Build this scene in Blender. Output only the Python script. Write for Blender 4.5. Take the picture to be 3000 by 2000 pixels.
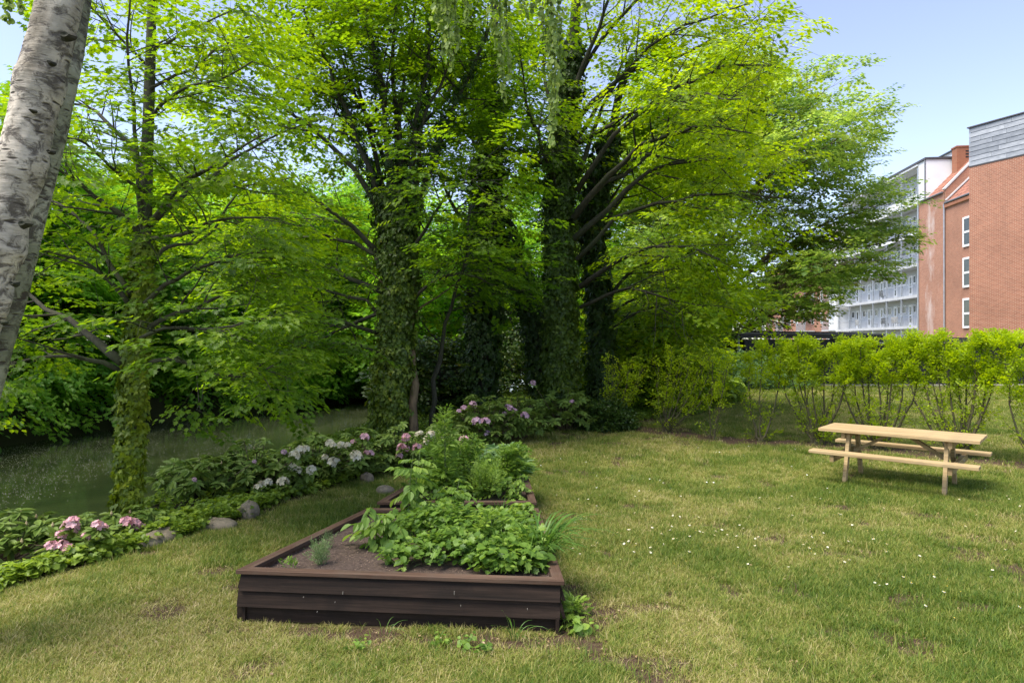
import bpy, math, random
import numpy as np
from mathutils import Vector, Matrix

# ------------------------------------------------------------------ reset
for o in list(bpy.data.objects):
    bpy.data.objects.remove(o, do_unlink=True)
S = bpy.context.scene
C = S.collection
R = math.radians
PI = math.pi

# ------------------------------------------------------------------ camera
CAMH = 1.95
FPX = 1880.0
cam_d = bpy.data.cameras.new('camera')
cam_d.sensor_width = 36.0
cam_d.lens = 36.0 * FPX / 3000.0
cam_d.clip_start = 0.05
cam_d.clip_end = 1500
cam = bpy.data.objects.new('camera', cam_d)
cam.location = (0, 0, CAMH)
cam.rotation_euler = (R(90), 0, 0)
C.objects.link(cam)
S.camera = cam

# ------------------------------------------------------------------ light
SUN_EL = R(62)
SUN_AZ = R(-118)          # compass angle from +Y towards +X
world = bpy.data.worlds.new('World')
S.world = world
world.use_nodes = True
nt = world.node_tree
nt.nodes.clear()
sky = nt.nodes.new('ShaderNodeTexSky')
sky.sky_type = 'NISHITA'
sky.sun_disc = False
sky.sun_elevation = SUN_EL
sky.sun_rotation = SUN_AZ
sky.air_density = 1.0
sky.dust_density = 0.6
sky.ozone_density = 2.2
hs = nt.nodes.new('ShaderNodeHueSaturation')
hs.inputs['Saturation'].default_value = 0.82
hs.inputs['Hue'].default_value = 0.514
hs.inputs['Value'].default_value = 1.0
bg = nt.nodes.new('ShaderNodeBackground')
bg.inputs['Strength'].default_value = 0.138
wo = nt.nodes.new('ShaderNodeOutputWorld')
nt.links.new(sky.outputs[0], hs.inputs['Color'])
nt.links.new(hs.outputs[0], bg.inputs['Color'])
nt.links.new(bg.outputs[0], wo.inputs['Surface'])

sd = bpy.data.lights.new('sun', 'SUN')
sd.energy = 3.5
sd.angle = R(38)
sd.color = (1.0, 0.93, 0.82)
sun = bpy.data.objects.new('sun', sd)
sv = Vector((math.sin(SUN_AZ) * math.cos(SUN_EL), math.cos(SUN_AZ) * math.cos(SUN_EL), math.sin(SUN_EL)))
sun.rotation_euler = sv.to_track_quat('Z', 'Y').to_euler()
sun.location = sv * 60
C.objects.link(sun)

S.view_settings.view_transform = 'Standard'
S.view_settings.look = 'None'
S.view_settings.exposure = 1.2
S.view_settings.gamma = 1
S.view_settings.use_curve_mapping = False

# ------------------------------------------------------------------ helpers
rng = np.random.default_rng(7)
random.seed(7)


def P(px, py, Y):
    """a point seen at pixel (px, py) of the 3000 x 2000 photograph, Y metres ahead"""
    return np.array([(px - 1500) / FPX * Y, Y, CAMH - (py - 1000) / FPX * Y])


def tag(o, label=None, cat=None, group=None, kind=None):
    if label: o['label'] = label
    if cat: o['category'] = cat
    if group: o['group'] = group
    if kind: o['kind'] = kind
    return o


def empty(name, loc=(0, 0, 0), rz=0.0):
    o = bpy.data.objects.new(name, None)
    o.empty_display_size = 0.2
    o.location = loc
    o.rotation_euler = (0, 0, rz)
    C.objects.link(o)
    return o


def link(name, me, parent=None):
    o = bpy.data.objects.new(name, me)
    C.objects.link(o)
    if parent is not None:
        o.parent = parent
    return o


class MB:
    def __init__(self):
        self.v = []; self.f = []; self.n = 0; self.fa = []

    def add(self, v, f, a=0.0):
        v = np.asarray(v, float)
        self.v.append(v)
        for q in f:
            self.f.append(tuple(i + self.n for i in q)); self.fa.append(a)
        self.n += len(v)

    def box(self, x0, x1, y0, y1, z0, z1, bev=0.0):
        if bev <= 0:
            v = [(x, y, z) for z in (z0, z1) for (x, y) in ((x0, y0), (x1, y0), (x1, y1), (x0, y1))]
            f = [(3, 2, 1, 0), (4, 5, 6, 7), (0, 1, 5, 4), (1, 2, 6, 5), (2, 3, 7, 6), (3, 0, 4, 7)]
            self.add(v, f)
        else:
            b = bev
            v = []
            for (z, i) in ((z0, b), (z0 + b, 0), (z1 - b, 0), (z1, b)):
                v += [(x0 + i, y0 + i, z), (x1 - i, y0 + i, z), (x1 - i, y1 - i, z), (x0 + i, y1 - i, z)]
            f = [(3, 2, 1, 0), (12, 13, 14, 15)]
            for k in range(3):
                for j in range(4):
                    a = 4 * k + j; c = 4 * k + (j + 1) % 4
                    f.append((a, c, c + 4, a + 4))
            self.add(v, f)
        return self

    def bar(self, p0, p1, w, h, up=(0, 0, 1)):
        """square bar from p0 to p1, w across, h along 'up'"""
        p0 = Vector(p0); p1 = Vector(p1)
        d = (p1 - p0).normalized()
        u = Vector(up)
        s = d.cross(u).normalized()
        u = s.cross(d).normalized()
        v = []
        for p in (p0, p1):
            for (a, b) in ((-1, -1), (1, -1), (1, 1), (-1, 1)):
                v.append(tuple(p + s * (a * w / 2) + u * (b * h / 2)))
        self.add(v, [(0, 1, 2, 3), (7, 6, 5, 4), (0, 4, 5, 1), (1, 5, 6, 2), (2, 6, 7, 3), (3, 7, 4, 0)])
        return self

    def tube(self, pts, rad, sides=6, rough=0.0, cap=True):
        pts = np.asarray(pts, float); n = len(pts)
        rad = np.asarray(rad, float) * np.ones(n)
        t = np.gradient(pts, axis=0)
        t /= (np.linalg.norm(t, axis=1, keepdims=True) + 1e-9)
        ref = np.array([0.0, 0.0, 1.0]) if abs(t[0][2]) < 0.9 else np.array([1.0, 0, 0])
        u = np.cross(t[0], ref); u /= np.linalg.norm(u)
        ang = np.arange(sides) / sides * 2 * PI
        V = []
        for i in range(n):
            u = u - t[i] * np.dot(u, t[i]); u /= (np.linalg.norm(u) + 1e-9)
            w = np.cross(t[i], u)
            rr = rad[i] * (1 + (rng.uniform(-rough, rough, sides) if rough else 0))
            V.append(pts[i] + np.outer(np.cos(ang) * rr, u) + np.outer(np.sin(ang) * rr, w))
        V = np.concatenate(V)
        F = []
        for i in range(n - 1):
            for j in range(sides):
                a = i * sides + j; b = i * sides + (j + 1) % sides
                F.append((a, b, b + sides, a + sides))
        if cap:
            F.append(tuple(range(sides))[::-1]); F.append(tuple((n - 1) * sides + k for k in range(sides)))
        self.add(V, F)
        return self

    def mesh(self, name, mat=None, smooth=False, attr=None):
        me = bpy.data.meshes.new(name)
        V = np.concatenate(self.v) if self.v else np.zeros((0, 3))
        me.from_pydata([tuple(x) for x in V.tolist()], [], self.f)
        if mat: me.materials.append(mat)
        if smooth: me.shade_smooth()
        if attr:
            a = me.attributes.new(attr, 'FLOAT', 'FACE')
            a.data.foreach_set('value', np.array(self.fa, dtype=np.float32))
        me.update()
        return me

    def build(self, name, mat=None, parent=None, smooth=False, attr=None):
        return link(name, self.mesh(name, mat, smooth, attr), parent)


def smooth_line(pts, n):
    pts = np.asarray(pts, float)
    if len(pts) < 3:
        t = np.linspace(0, 1, n)[:, None]
        return pts[0] * (1 - t) + pts[-1] * t
    p = np.vstack([2 * pts[0] - pts[1], pts, 2 * pts[-1] - pts[-2]])
    out = []
    m = len(pts) - 1
    for t in np.linspace(0, m - 1e-6, n):
        i = int(t); u = t - i
        a, b, c, d = p[i], p[i + 1], p[i + 2], p[i + 3]
        out.append(0.5 * ((2 * b) + (-a + c) * u + (2 * a - 5 * b + 4 * c - d) * u * u + (-a + 3 * b - 3 * c + d) * u ** 3))
    return np.array(out)


# ------------------------------------------------------------------ materials
def newmat(name):
    m = bpy.data.materials.new(name)
    m.use_nodes = True
    n = m.node_tree
    b = n.nodes['Principled BSDF']
    return m, n, b


def noise(n, scale, detail=4, rough=0.6, vec=None, dist=0.0):
    t = n.nodes.new('ShaderNodeTexNoise')
    t.inputs['Scale'].default_value = scale
    t.inputs['Detail'].default_value = detail
    t.inputs['Roughness'].default_value = rough
    t.inputs['Distortion'].default_value = dist
    if vec is not None: n.links.new(vec, t.inputs['Vector'])
    return t


def ramp(n, src, stops):
    r = n.nodes.new('ShaderNodeValToRGB')
    e = r.color_ramp.elements
    while len(e) < len(stops): e.new(0.5)
    for k, (p, c) in enumerate(stops):
        e[k].position = p
        e[k].color = (c[0], c[1], c[2], 1) if hasattr(c, '__len__') else (c, c, c, 1)
    n.links.new(src, r.inputs[0])
    return r


def coord(n, kind='Object', scale=None):
    t = n.nodes.new('ShaderNodeTexCoord')
    if scale is None: return t.outputs[kind]
    m = n.nodes.new('ShaderNodeMapping')
    m.inputs['Scale'].default_value = scale
    n.links.new(t.outputs[kind], m.inputs[0])
    return m.outputs[0]


def worldpos(n, scale=None):
    g = n.nodes.new('ShaderNodeNewGeometry')
    if scale is None: return g.outputs['Position']
    m = n.nodes.new('ShaderNodeMapping')
    m.inputs['Scale'].default_value = scale
    n.links.new(g.outputs['Position'], m.inputs[0])
    return m.outputs[0]


def bump(n, b, src, strength=0.3, dist=0.02):
    k = n.nodes.new('ShaderNodeBump')
    k.inputs['Strength'].default_value = strength
    k.inputs['Distance'].default_value = dist
    n.links.new(src, k.inputs['Height'])
    n.links.new(k.outputs[0], b.inputs['Normal'])
    return k


def plain(name, col, rough=0.7, var=0.15, scale=6.0, metal=0.0, bmp=0.0, bscale=60.0):
    m, n, b = newmat(name)
    v = coord(n)
    t = noise(n, scale, 5, 0.6, v)
    lo = tuple(c * (1 - var) for c in col); hi = tuple(min(1, c * (1 + var)) for c in col)
    r = ramp(n, t.outputs['Fac'], [(0.3, lo), (0.7, hi)])
    n.links.new(r.outputs[0], b.inputs['Base Color'])
    b.inputs['Roughness'].default_value = rough
    b.inputs['Metallic'].default_value = metal
    if bmp:
        t2 = noise(n, bscale, 4, 0.6, v)
        bump(n, b, t2.outputs['Fac'], bmp, 0.01)
    return m


def leafmat(name, stops, trans=0.45, tcol=None, rough=0.5, nscale=0.6, spec=0.35, tk=0.55, lk=0.3):
    """leaf surface: colour runs along the stops by clump (tint), by leaf (lv) and by a broad noise"""
    m, n, b = newmat(name)
    out = n.nodes['Material Output']
    at = n.nodes.new('ShaderNodeAttribute'); at.attribute_type = 'INSTANCER'; at.attribute_name = 'tint'
    al = n.nodes.new('ShaderNodeAttribute'); al.attribute_type = 'GEOMETRY'; al.attribute_name = 'lv'
    ns = noise(n, nscale, 2, 0.5, worldpos(n))
    m1 = n.nodes.new('ShaderNodeMath'); m1.operation = 'MULTIPLY'; m1.inputs[1].default_value = tk
    m2 = n.nodes.new('ShaderNodeMath'); m2.operation = 'MULTIPLY_ADD'; m2.inputs[1].default_value = lk
    m3 = n.nodes.new('ShaderNodeMath'); m3.operation = 'MULTIPLY_ADD'; m3.inputs[1].default_value = 1.0 - tk - lk
    n.links.new(at.outputs['Fac'], m1.inputs[0])
    n.links.new(al.outputs['Fac'], m2.inputs[0]); n.links.new(m1.outputs[0], m2.inputs[2])
    n.links.new(ns.outputs['Fac'], m3.inputs[0]); n.links.new(m2.outputs[0], m3.inputs[2])
    r = ramp(n, m3.outputs[0], stops)
    n.links.new(r.outputs[0], b.inputs['Base Color'])
    b.inputs['Roughness'].default_value = rough
    b.inputs['Specular IOR Level'].default_value = spec
    tr = n.nodes.new('ShaderNodeBsdfTranslucent')
    hv = n.nodes.new('ShaderNodeHueSaturation')
    hv.inputs['Hue'].default_value = 0.49
    hv.inputs['Saturation'].default_value = 1.04
    hv.inputs['Value'].default_value = tcol if tcol else 2.4
    n.links.new(r.outputs[0], hv.inputs['Color'])
    n.links.new(hv.outputs[0], tr.inputs['Color'])
    mx = n.nodes.new('ShaderNodeMixShader'); mx.inputs[0].default_value = trans
    n.links.new(b.outputs[0], mx.inputs[1]); n.links.new(tr.outputs[0], mx.inputs[2])
    n.links.new(mx.outputs[0], out.inputs['Surface'])
    return m


M = {}
M['maple'] = leafmat('maple_leaf', [(0.15, (0.036, 0.088, 0.007)), (0.5, (0.095, 0.175, 0.009)), (0.85, (0.20, 0.285, 0.012))], 0.54, 2.6)
M['maple_bright'] = leafmat('maple_leaf_spring', [(0.15, (0.055, 0.125, 0.007)), (0.5, (0.145, 0.225, 0.010)), (0.85, (0.27, 0.345, 0.014))], 0.54, 2.6)
M['maple_cool'] = leafmat('maple_leaf_blue_green', [(0.15, (0.06, 0.13, 0.02)), (0.5, (0.17, 0.265, 0.04)), (0.85, (0.30, 0.38, 0.06))], 0.52, 2.3)
M['far_leaf'] = leafmat('far_bank_leaf', [(0.15, (0.05, 0.14, 0.012)), (0.5, (0.12, 0.25, 0.018)), (0.85, (0.24, 0.38, 0.035))], 0.52, 2.7, nscale=0.25)
M['willow_leaf'] = leafmat('pale_leaf', [(0.15, (0.09, 0.15, 0.04)), (0.5, (0.15, 0.22, 0.06)), (0.85, (0.22, 0.30, 0.10))], 0.40, 2.0)
M['hedge_leaf'] = leafmat('hedge_leaf', [(0.15, (0.13, 0.21, 0.006)), (0.5, (0.27, 0.37, 0.008)), (0.85, (0.44, 0.53, 0.012))], 0.48, 2.0)
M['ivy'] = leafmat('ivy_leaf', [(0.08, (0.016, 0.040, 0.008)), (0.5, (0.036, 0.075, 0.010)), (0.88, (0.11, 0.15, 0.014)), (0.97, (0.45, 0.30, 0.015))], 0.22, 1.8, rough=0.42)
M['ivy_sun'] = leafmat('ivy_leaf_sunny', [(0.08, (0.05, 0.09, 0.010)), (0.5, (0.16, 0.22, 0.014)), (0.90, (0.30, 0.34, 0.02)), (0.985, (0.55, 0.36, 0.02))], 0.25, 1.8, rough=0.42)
M['cover'] = leafmat('ground_cover_leaf', [(0.1, (0.055, 0.10, 0.012)), (0.5, (0.14, 0.22, 0.02)), (0.9, (0.28, 0.38, 0.035))], 0.35, 1.9)
M['rhodo'] = leafmat('rhododendron_leaf', [(0.1, (0.10, 0.165, 0.03)), (0.5, (0.22, 0.30, 0.055)), (0.9, (0.37, 0.45, 0.10))], 0.22, 1.7, rough=0.5, spec=.25)
M['bedleaf'] = leafmat('garden_leaf', [(0.1, (0.05, 0.11, 0.014)), (0.5, (0.13, 0.23, 0.028)), (0.9, (0.27, 0.38, 0.06))], 0.38, 1.8)
M['bedleaf2'] = leafmat('garden_leaf_grey', [(0.1, (0.08, 0.14, 0.05)), (0.5, (0.15, 0.23, 0.08)), (0.9, (0.25, 0.33, 0.13))], 0.3, 1.6)
M['fern'] = leafmat('pale_weed_leaf', [(0.1, (0.10, 0.19, 0.06)), (0.5, (0.18, 0.30, 0.11)), (0.9, (0.28, 0.40, 0.18))], 0.35, 1.6)
M['birch_leaf'] = leafmat('birch_leaf', [(0.1, (0.10, 0.16, 0.03)), (0.5, (0.20, 0.28, 0.06)), (0.9, (0.36, 0.42, 0.14))], 0.45, 2.0)
M['grass'] = leafmat('grass_blade', [(0.05, (0.045, 0.10, 0.010)), (0.30, (0.10, 0.17, 0.016)), (0.52, (0.23, 0.26, 0.04)), (0.72, (0.38, 0.33, 0.11)), (0.95, (0.56, 0.47, 0.26))], 0.30, 1.6, tk=0.5, lk=0.5, rough=0.55)
M['longgrass'] = leafmat('long_grass', [(0.1, (0.06, 0.14, 0.02)), (0.5, (0.13, 0.24, 0.03)), (0.9, (0.28, 0.36, 0.10))], 0.30, 1.6)
M['petal_white'] = leafmat('petal_cream', [(0.1, (0.68, 0.60, 0.42)), (0.6, (0.84, 0.80, 0.68)), (0.95, (0.90, 0.88, 0.82))], 0.25, 1.0)
M['petal_pink'] = leafmat('petal_pink', [(0.1, (0.66, 0.34, 0.38)), (0.6, (0.82, 0.58, 0.60)), (0.95, (0.86, 0.76, 0.74))], 0.25, 1.0)
M['petal_lilac'] = leafmat('petal_lilac', [(0.1, (0.52, 0.30, 0.40)), (0.6, (0.72, 0.53, 0.60)), (0.95, (0.80, 0.70, 0.74))], 0.25, 1.0)
M['bud'] = plain('flower_bud', (0.35, 0.27, 0.14), 0.6)
M['litter'] = leafmat('dry_leaf_litter', [(0.1, (0.14, 0.08, 0.04)), (0.5, (0.32, 0.22, 0.11)), (0.9, (0.55, 0.46, 0.30))], 0.1, 1.2)


def bark(name, lo, hi, scale=8.0, moss=None, bmp=0.6):
    m, n, b = newmat(name)
    v = coord(n, 'Object', (1, 1, 0.22))
    t = noise(n, scale * 2.2, 6, 0.7, v)
    r = ramp(n, t.outputs['Fac'], [(0.32, lo), (0.62, hi)])
    last = r.outputs[0]
    if moss:
        t3 = noise(n, 1.3, 3, 0.6, coord(n))
        r3 = ramp(n, t3.outputs['Fac'], [(0.42, 0.0), (0.62, 0.8)])
        mx = n.nodes.new('ShaderNodeMix'); mx.data_type = 'RGBA'
        n.links.new(r3.outputs[0], mx.inputs[0]); n.links.new(last, mx.inputs[6])
        mx.inputs[7].default_value = (*moss, 1)
        last = mx.outputs[2]
    n.links.new(last, b.inputs['Base Color'])
    b.inputs['Roughness'].default_value = 0.9
    bump(n, b, t.outputs['Fac'], bmp, 0.02)
    return m


M['bark'] = bark('maple_bark', (0.018, 0.016, 0.010), (0.075, 0.066, 0.042), moss=(0.045, 0.055, 0.018))
M['bark_dark'] = bark('dark_bark', (0.012, 0.011, 0.007), (0.045, 0.040, 0.026), moss=(0.028, 0.035, 0.012))
M['bark_brown'] = bark('brown_bark', (0.06, 0.04, 0.022), (0.17, 0.12, 0.07))
M['hedge_bark'] = bark('hedge_bark', (0.028, 0.024, 0.012), (0.10, 0.085, 0.04), moss=(0.06, 0.07, 0.02))
M['stem'] = plain('green_stem', (0.12, 0.16, 0.05), 0.7)
M['stem_brown'] = plain('brown_stem', (0.10, 0.07, 0.04), 0.8)


def birchmat(name='birch_bark', green=0.0):
    m, n, b = newmat(name)
    v = coord(n)
    # papery white ground with soft grey / pink zones
    t0 = noise(n, 3.0, 5, 0.65, v)
    base = ramp(n, t0.outputs['Fac'], [(0.30, (0.17, 0.14, 0.09)), (0.46, (0.40, 0.35, 0.27)), (0.62, (0.66, 0.58, 0.46))])
    if green:
        base = ramp(n, t0.outputs['Fac'], [(0.28, (0.12, 0.13, 0.07)), (0.5, (0.28, 0.28, 0.18)), (0.72, (0.46, 0.44, 0.34))])
    # fine horizontal peeling lines
    t1 = noise(n, 1.0, 6, 0.75, coord(n, 'Object', (5, 5, 55)))
    l1 = ramp(n, t1.outputs['Fac'], [(0.34, 0.66), (0.50, 1.0)])
    # dark rough fissured bark
    t2 = noise(n, 1.0, 7, 0.72, coord(n, 'Object', (9, 9, 13)), 0.8)
    l2 = ramp(n, t2.outputs['Fac'], [(0.50, 0.0), (0.60, .85)])
    # lenticels: short wide dark dashes
    vo = n.nodes.new('ShaderNodeTexVoronoi'); vo.inputs['Scale'].default_value = 1.0
    n.links.new(coord(n, 'Object', (6, 6, 22)), vo.inputs['Vector'])
    lf = ramp(n, vo.outputs['Distance'], [(0.10, 1.0), (0.20, 0.0)])
    tl = noise(n, 1.0, 2, 0.5, coord(n, 'Object', (7.0, 7.0, 30)))
    lt = ramp(n, tl.outputs['Fac'], [(0.64, 0.0), (0.69, 1.0)])
    mul = n.nodes.new('ShaderNodeMix'); mul.data_type = 'RGBA'; mul.blend_type = 'MULTIPLY'
    mul.inputs[0].default_value = 1.0
    n.links.new(base.outputs[0], mul.inputs[6]); n.links.new(l1.outputs[0], mul.inputs[7])
    add = n.nodes.new('ShaderNodeMath'); add.operation = 'MAXIMUM'
    n.links.new(l2.outputs[0], add.inputs[0]); n.links.new(lt.outputs[0], add.inputs[1])
    ad2 = n.nodes.new('ShaderNodeMath'); ad2.operation = 'MAXIMUM'
    n.links.new(add.outputs[0], ad2.inputs[0]); n.links.new(lf.outputs[0], ad2.inputs[1])
    mx = n.nodes.new('ShaderNodeMix'); mx.data_type = 'RGBA'
    n.links.new(ad2.outputs[0], mx.inputs[0]); n.links.new(mul.outputs[2], mx.inputs[6])
    mx.inputs[7].default_value = (0.055, 0.042, 0.03, 1)
    n.links.new(mx.outputs[2], b.inputs['Base Color'])
    b.inputs['Roughness'].default_value = 0.75
    sb = n.nodes.new('ShaderNodeMath'); sb.operation = 'SUBTRACT'
    n.links.new(t1.outputs['Fac'], sb.inputs[0]); n.links.new(ad2.outputs[0], sb.inputs[1])
    bump(n, b, sb.outputs[0], 0.7, 0.012)
    return m


M['birch'] = birchmat()
M['birch_green'] = birchmat('birch_bark_greenish', 1.0)


def woodmat(name, lo, mid, hi, stretch=(1.2, 30, 30), rough=0.6, stain=None):
    m, n, b = newmat(name)
    g = n.nodes.new('ShaderNodeObjectInfo')
    v = coord(n, 'Object', stretch)
    ad = n.nodes.new('ShaderNodeVectorMath'); ad.operation = 'ADD'
    sc = n.nodes.new('ShaderNodeVectorMath'); sc.operation = 'SCALE'; sc.inputs['Scale'].default_value = 37.0
    cm = n.nodes.new('ShaderNodeCombineXYZ')
    for k in range(3): n.links.new(g.outputs['Random'], cm.inputs[k])
    n.links.new(cm.outputs[0], sc.inputs[0]); n.links.new(v, ad.inputs[0]); n.links.new(sc.outputs[0], ad.inputs[1])
    t = noise(n, 1.0, 6, 0.65, ad.outputs[0], 0.5)
    r = ramp(n, t.outputs['Fac'], [(0.30, lo), (0.5, mid), (0.72, hi)])
    last = r.outputs[0]
    if stain:
        t2 = noise(n, 2.2, 5, 0.7, coord(n))
        r2 = ramp(n, t2.outputs['Fac'], [(0.5, 0.0), (0.72, 0.75)])
        mx = n.nodes.new('ShaderNodeMix'); mx.data_type = 'RGBA'
        n.links.new(r2.outputs[0], mx.inputs[0]); n.links.new(last, mx.inputs[6])
        mx.inputs[7].default_value = (*stain, 1)
        last = mx.outputs[2]
    n.links.new(last, b.inputs['Base Color'])
    b.inputs['Roughness'].default_value = rough
    b.inputs['Specular IOR Level'].default_value = 0.18
    bump(n, b, t.outputs['Fac'], 0.5, 0.006)
    return m


M['pine'] = woodmat('pale_pine_wood', (0.22, 0.14, 0.065), (0.38, 0.275, 0.14), (0.50, 0.38, 0.215), rough=0.7, stain=(0.27, 0.205, 0.12))
M['pine_dark'] = woodmat('darker_pine_wood', (0.16, 0.11, 0.05), (0.30, 0.21, 0.10), (0.42, 0.32, 0.17), rough=0.6)  # darker pine for bearers, braces and rear legs
M['bedwood'] = woodmat('dark_stained_board', (0.008, 0.0055, 0.004), (0.021, 0.0135, 0.0095), (0.042, 0.027, 0.019), rough=0.8, stain=(0.012, 0.009, 0.007))
M['bedcap'] = woodmat('red_brown_board', (0.045, 0.025, 0.016), (0.085, 0.050, 0.033), (0.14, 0.09, 0.062), rough=0.75, stain=(0.10, 0.078, 0.058))

# ------------------------------------------------------------------ scatter with geometry nodes
_groups = {}


def scatter_group(srcs):
    key = tuple(s.name for s in srcs)
    if key in _groups: return _groups[key]
    g = bpy.data.node_groups.new('scatter', 'GeometryNodeTree')
    g.interface.new_socket('Geometry', in_out='INPUT', socket_type='NodeSocketGeometry')
    g.interface.new_socket('Geometry', in_out='OUTPUT', socket_type='NodeSocketGeometry')
    N = g.nodes
    gi = N.new('NodeGroupInput'); go = N.new('NodeGroupOutput')
    ip = N.new('GeometryNodeInstanceOnPoints')
    jn = N.new('GeometryNodeJoinGeometry')
    for s in reversed(srcs):
        oi = N.new('GeometryNodeObjectInfo'); oi.inputs['Object'].default_value = s
        oi.inputs['As Instance'].default_value = False
        ti = N.new('GeometryNodeGeometryToInstance')
        g.links.new(oi.outputs['Geometry'], ti.inputs[0]); g.links.new(ti.outputs[0], jn.inputs[0])
    g.links.new(jn.outputs[0], ip.inputs['Instance'])
    ip.inputs['Pick Instance'].default_value = True

    def na(name, dt):
        a = N.new('GeometryNodeInputNamedAttribute'); a.data_type = dt; a.inputs['Name'].default_value = name
        return a.outputs['Attribute']
    e = N.new('FunctionNodeEulerToRotation')
    g.links.new(na('rot', 'FLOAT_VECTOR'), e.inputs[0]); g.links.new(e.outputs[0], ip.inputs['Rotation'])
    g.links.new(na('scl', 'FLOAT_VECTOR'), ip.inputs['Scale'])
    g.links.new(na('pick', 'INT'), ip.inputs['Instance Index'])
    g.links.new(gi.outputs[0], ip.inputs['Points'])
    g.links.new(ip.outputs[0], go.inputs[0])
    _groups[key] = g
    return g


def scatter(name, srcs, pts, rot, scl, tint=None, parent=None, kind='stuff'):
    pts = np.asarray(pts, np.float32).reshape(-1, 3); n = len(pts)
    me = bpy.data.meshes.new(name)
    me.vertices.add(n)
    me.vertices.foreach_set('co', pts.ravel())
    rot = np.asarray(rot, np.float32).reshape(-1, 3)
    scl = np.asarray(scl, np.float32)
    if scl.ndim <= 1: scl = np.repeat((scl * np.ones(n, np.float32))[:, None], 3, 1)
    a = me.attributes.new('rot', 'FLOAT_VECTOR', 'POINT'); a.data.foreach_set('vector', rot.ravel())
    a = me.attributes.new('scl', 'FLOAT_VECTOR', 'POINT'); a.data.foreach_set('vector', scl.astype(np.float32).ravel())
    if tint is None: tint = rng.uniform(0, 1, n)
    a = me.attributes.new('tint', 'FLOAT', 'POINT'); a.data.foreach_set('value', np.asarray(tint, np.float32))
    a = me.attributes.new('pick', 'INT', 'POINT'); a.data.foreach_set('value', rng.integers(0, len(srcs), n).astype(np.int32))
    me.update()
    o = link(name, me, parent)
    md = o.modifiers.new('scatter', 'NODES'); md.node_group = scatter_group(srcs)
    if kind: o['kind'] = kind
    return o


_src = {}


def source(name, mb, mat):
    me = mb.mesh(name, mat, smooth=False, attr='lv')
    o = bpy.data.objects.new(name, me)          # never linked to the scene: only its mesh is scattered
    _src[name] = o
    return o


# leaf outlines: half shapes (x >= 0), y along the leaf
LOBED = [(0, 0), (.26, -.04), (.22, .16), (.52, .34), (.30, .46), (.34, .68), (.12, .66), (0, 1)]
IVYL = [(0, 0), (.30, -.10), (.30, .14), (.55, .30), (.24, .48), (0, 1)]
OVAL = [(0, 0), (.16, .18), (.24, .45), (.17, .75), (0, 1)]
LANCE = [(0, 0), (.10, .25), (.12, .5), (.07, .8), (0, 1)]
ROUND = [(0, 0), (.34, .08), (.46, .38), (.36, .72), (.16, .86), (0, .92)]


def leaf(mb, shape, size, pos, yaw, pitch, roll, fold=0.18, curl=0.12, lv=None, width=1.0):
    """one leaf: local +Y is the tip, +Z the upper face"""
    if lv is None: lv = rng.uniform(0, 1)
    h = np.array(shape, float)
    Rm = np.array((Matrix.Rotation(yaw, 3, 'Z') @ Matrix.Rotation(pitch, 3, 'X') @ Matrix.Rotation(roll, 3, 'Y')))
    for s in (1, -1):
        x = h[:, 0] * s * width; y = h[:, 1]
        z = abs(h[:, 0]) * fold - curl * y * y
        v = np.stack([x, y, z], 1) * size
        v = v @ Rm.T + np.asarray(pos)
        k = len(h)
        f = tuple(range(k)) if s > 0 else tuple(range(k))[::-1]
        mb.add(v, [f], lv)


def make_spray(name, shape, mat, n=15, L=0.55, size=0.12, spread=0.22, flat=0.22, twig=True, fold=0.16, width=1.0):
    mb = MB()
    for i in range(n):
        t = (i + 0.6) / n
        side = 1 if i % 2 else -1
        x = side * rng.uniform(0.1, 1) * spread * (1 - 0.45 * t)
        y = t * L + rng.uniform(-.03, .03)
        z = -0.10 * L * t * t + rng.uniform(-.035, .035)
        yaw = -side * rng.uniform(0.3, 1.25) * (1.1 - 0.7 * t) + rng.uniform(-.3, .3)
        leaf(mb, shape, size * rng.uniform(0.7, 1.15), (x, y, z), yaw, rng.uniform(-.38, .14), rng.uniform(-flat, flat) * 1.6, fold, 0.2, width=width)
    return source(name, mb, M[mat] if isinstance(mat, str) else mat)


SP = {}
for key, mt in (('maple', 'maple'), ('maple_bright', 'maple_bright'), ('maple_cool', 'maple_cool')):
    SP[key] = [make_spray(key + '_spray', LOBED, mt, 22, 0.55, 0.10, 0.28, 0.14) for _ in range(4)]
SP['far'] = [make_spray('far_spray', LOBED if i else OVAL, 'far_leaf', 24, 0.75, 0.14, 0.32) for i in range(3)]
SP['pale'] = [make_spray('pale_spray', LANCE, 'willow_leaf', 22, 0.8, 0.17, 0.3, 0.5, width=1.4) for _ in range(2)]
SP['dark'] = [make_spray('dark_spray', OVAL, 'ivy', 22, 0.4, 0.085, 0.2, 0.6, width=1.5) for _ in range(2)]
SP['hedge'] = [make_spray('hedge_spray', OVAL, 'hedge_leaf', 10, 0.14, 0.042, 0.04, 0.6, width=1.25) for _ in range(3)]


def single(name, shape, mat, **k):
    mb = MB(); leaf(mb, shape, 1.0, (0, 0, 0), 0, 0, 0, **k)
    return source(name, mb, M[mat])


def ivy_cluster(name, mat, n=5, s=0.075):
    mb = MB()
    for i in range(n):
        leaf(mb, IVYL, s * rng.uniform(.7, 1.2), (rng.uniform(-.06, .06), rng.uniform(-.07, .07), rng.uniform(0, .035)),
             rng.uniform(-.8, .8), rng.uniform(-.35, .35), rng.uniform(-.4, .4), 0.12, 0.15)
    return source(name, mb, M[mat])


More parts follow.
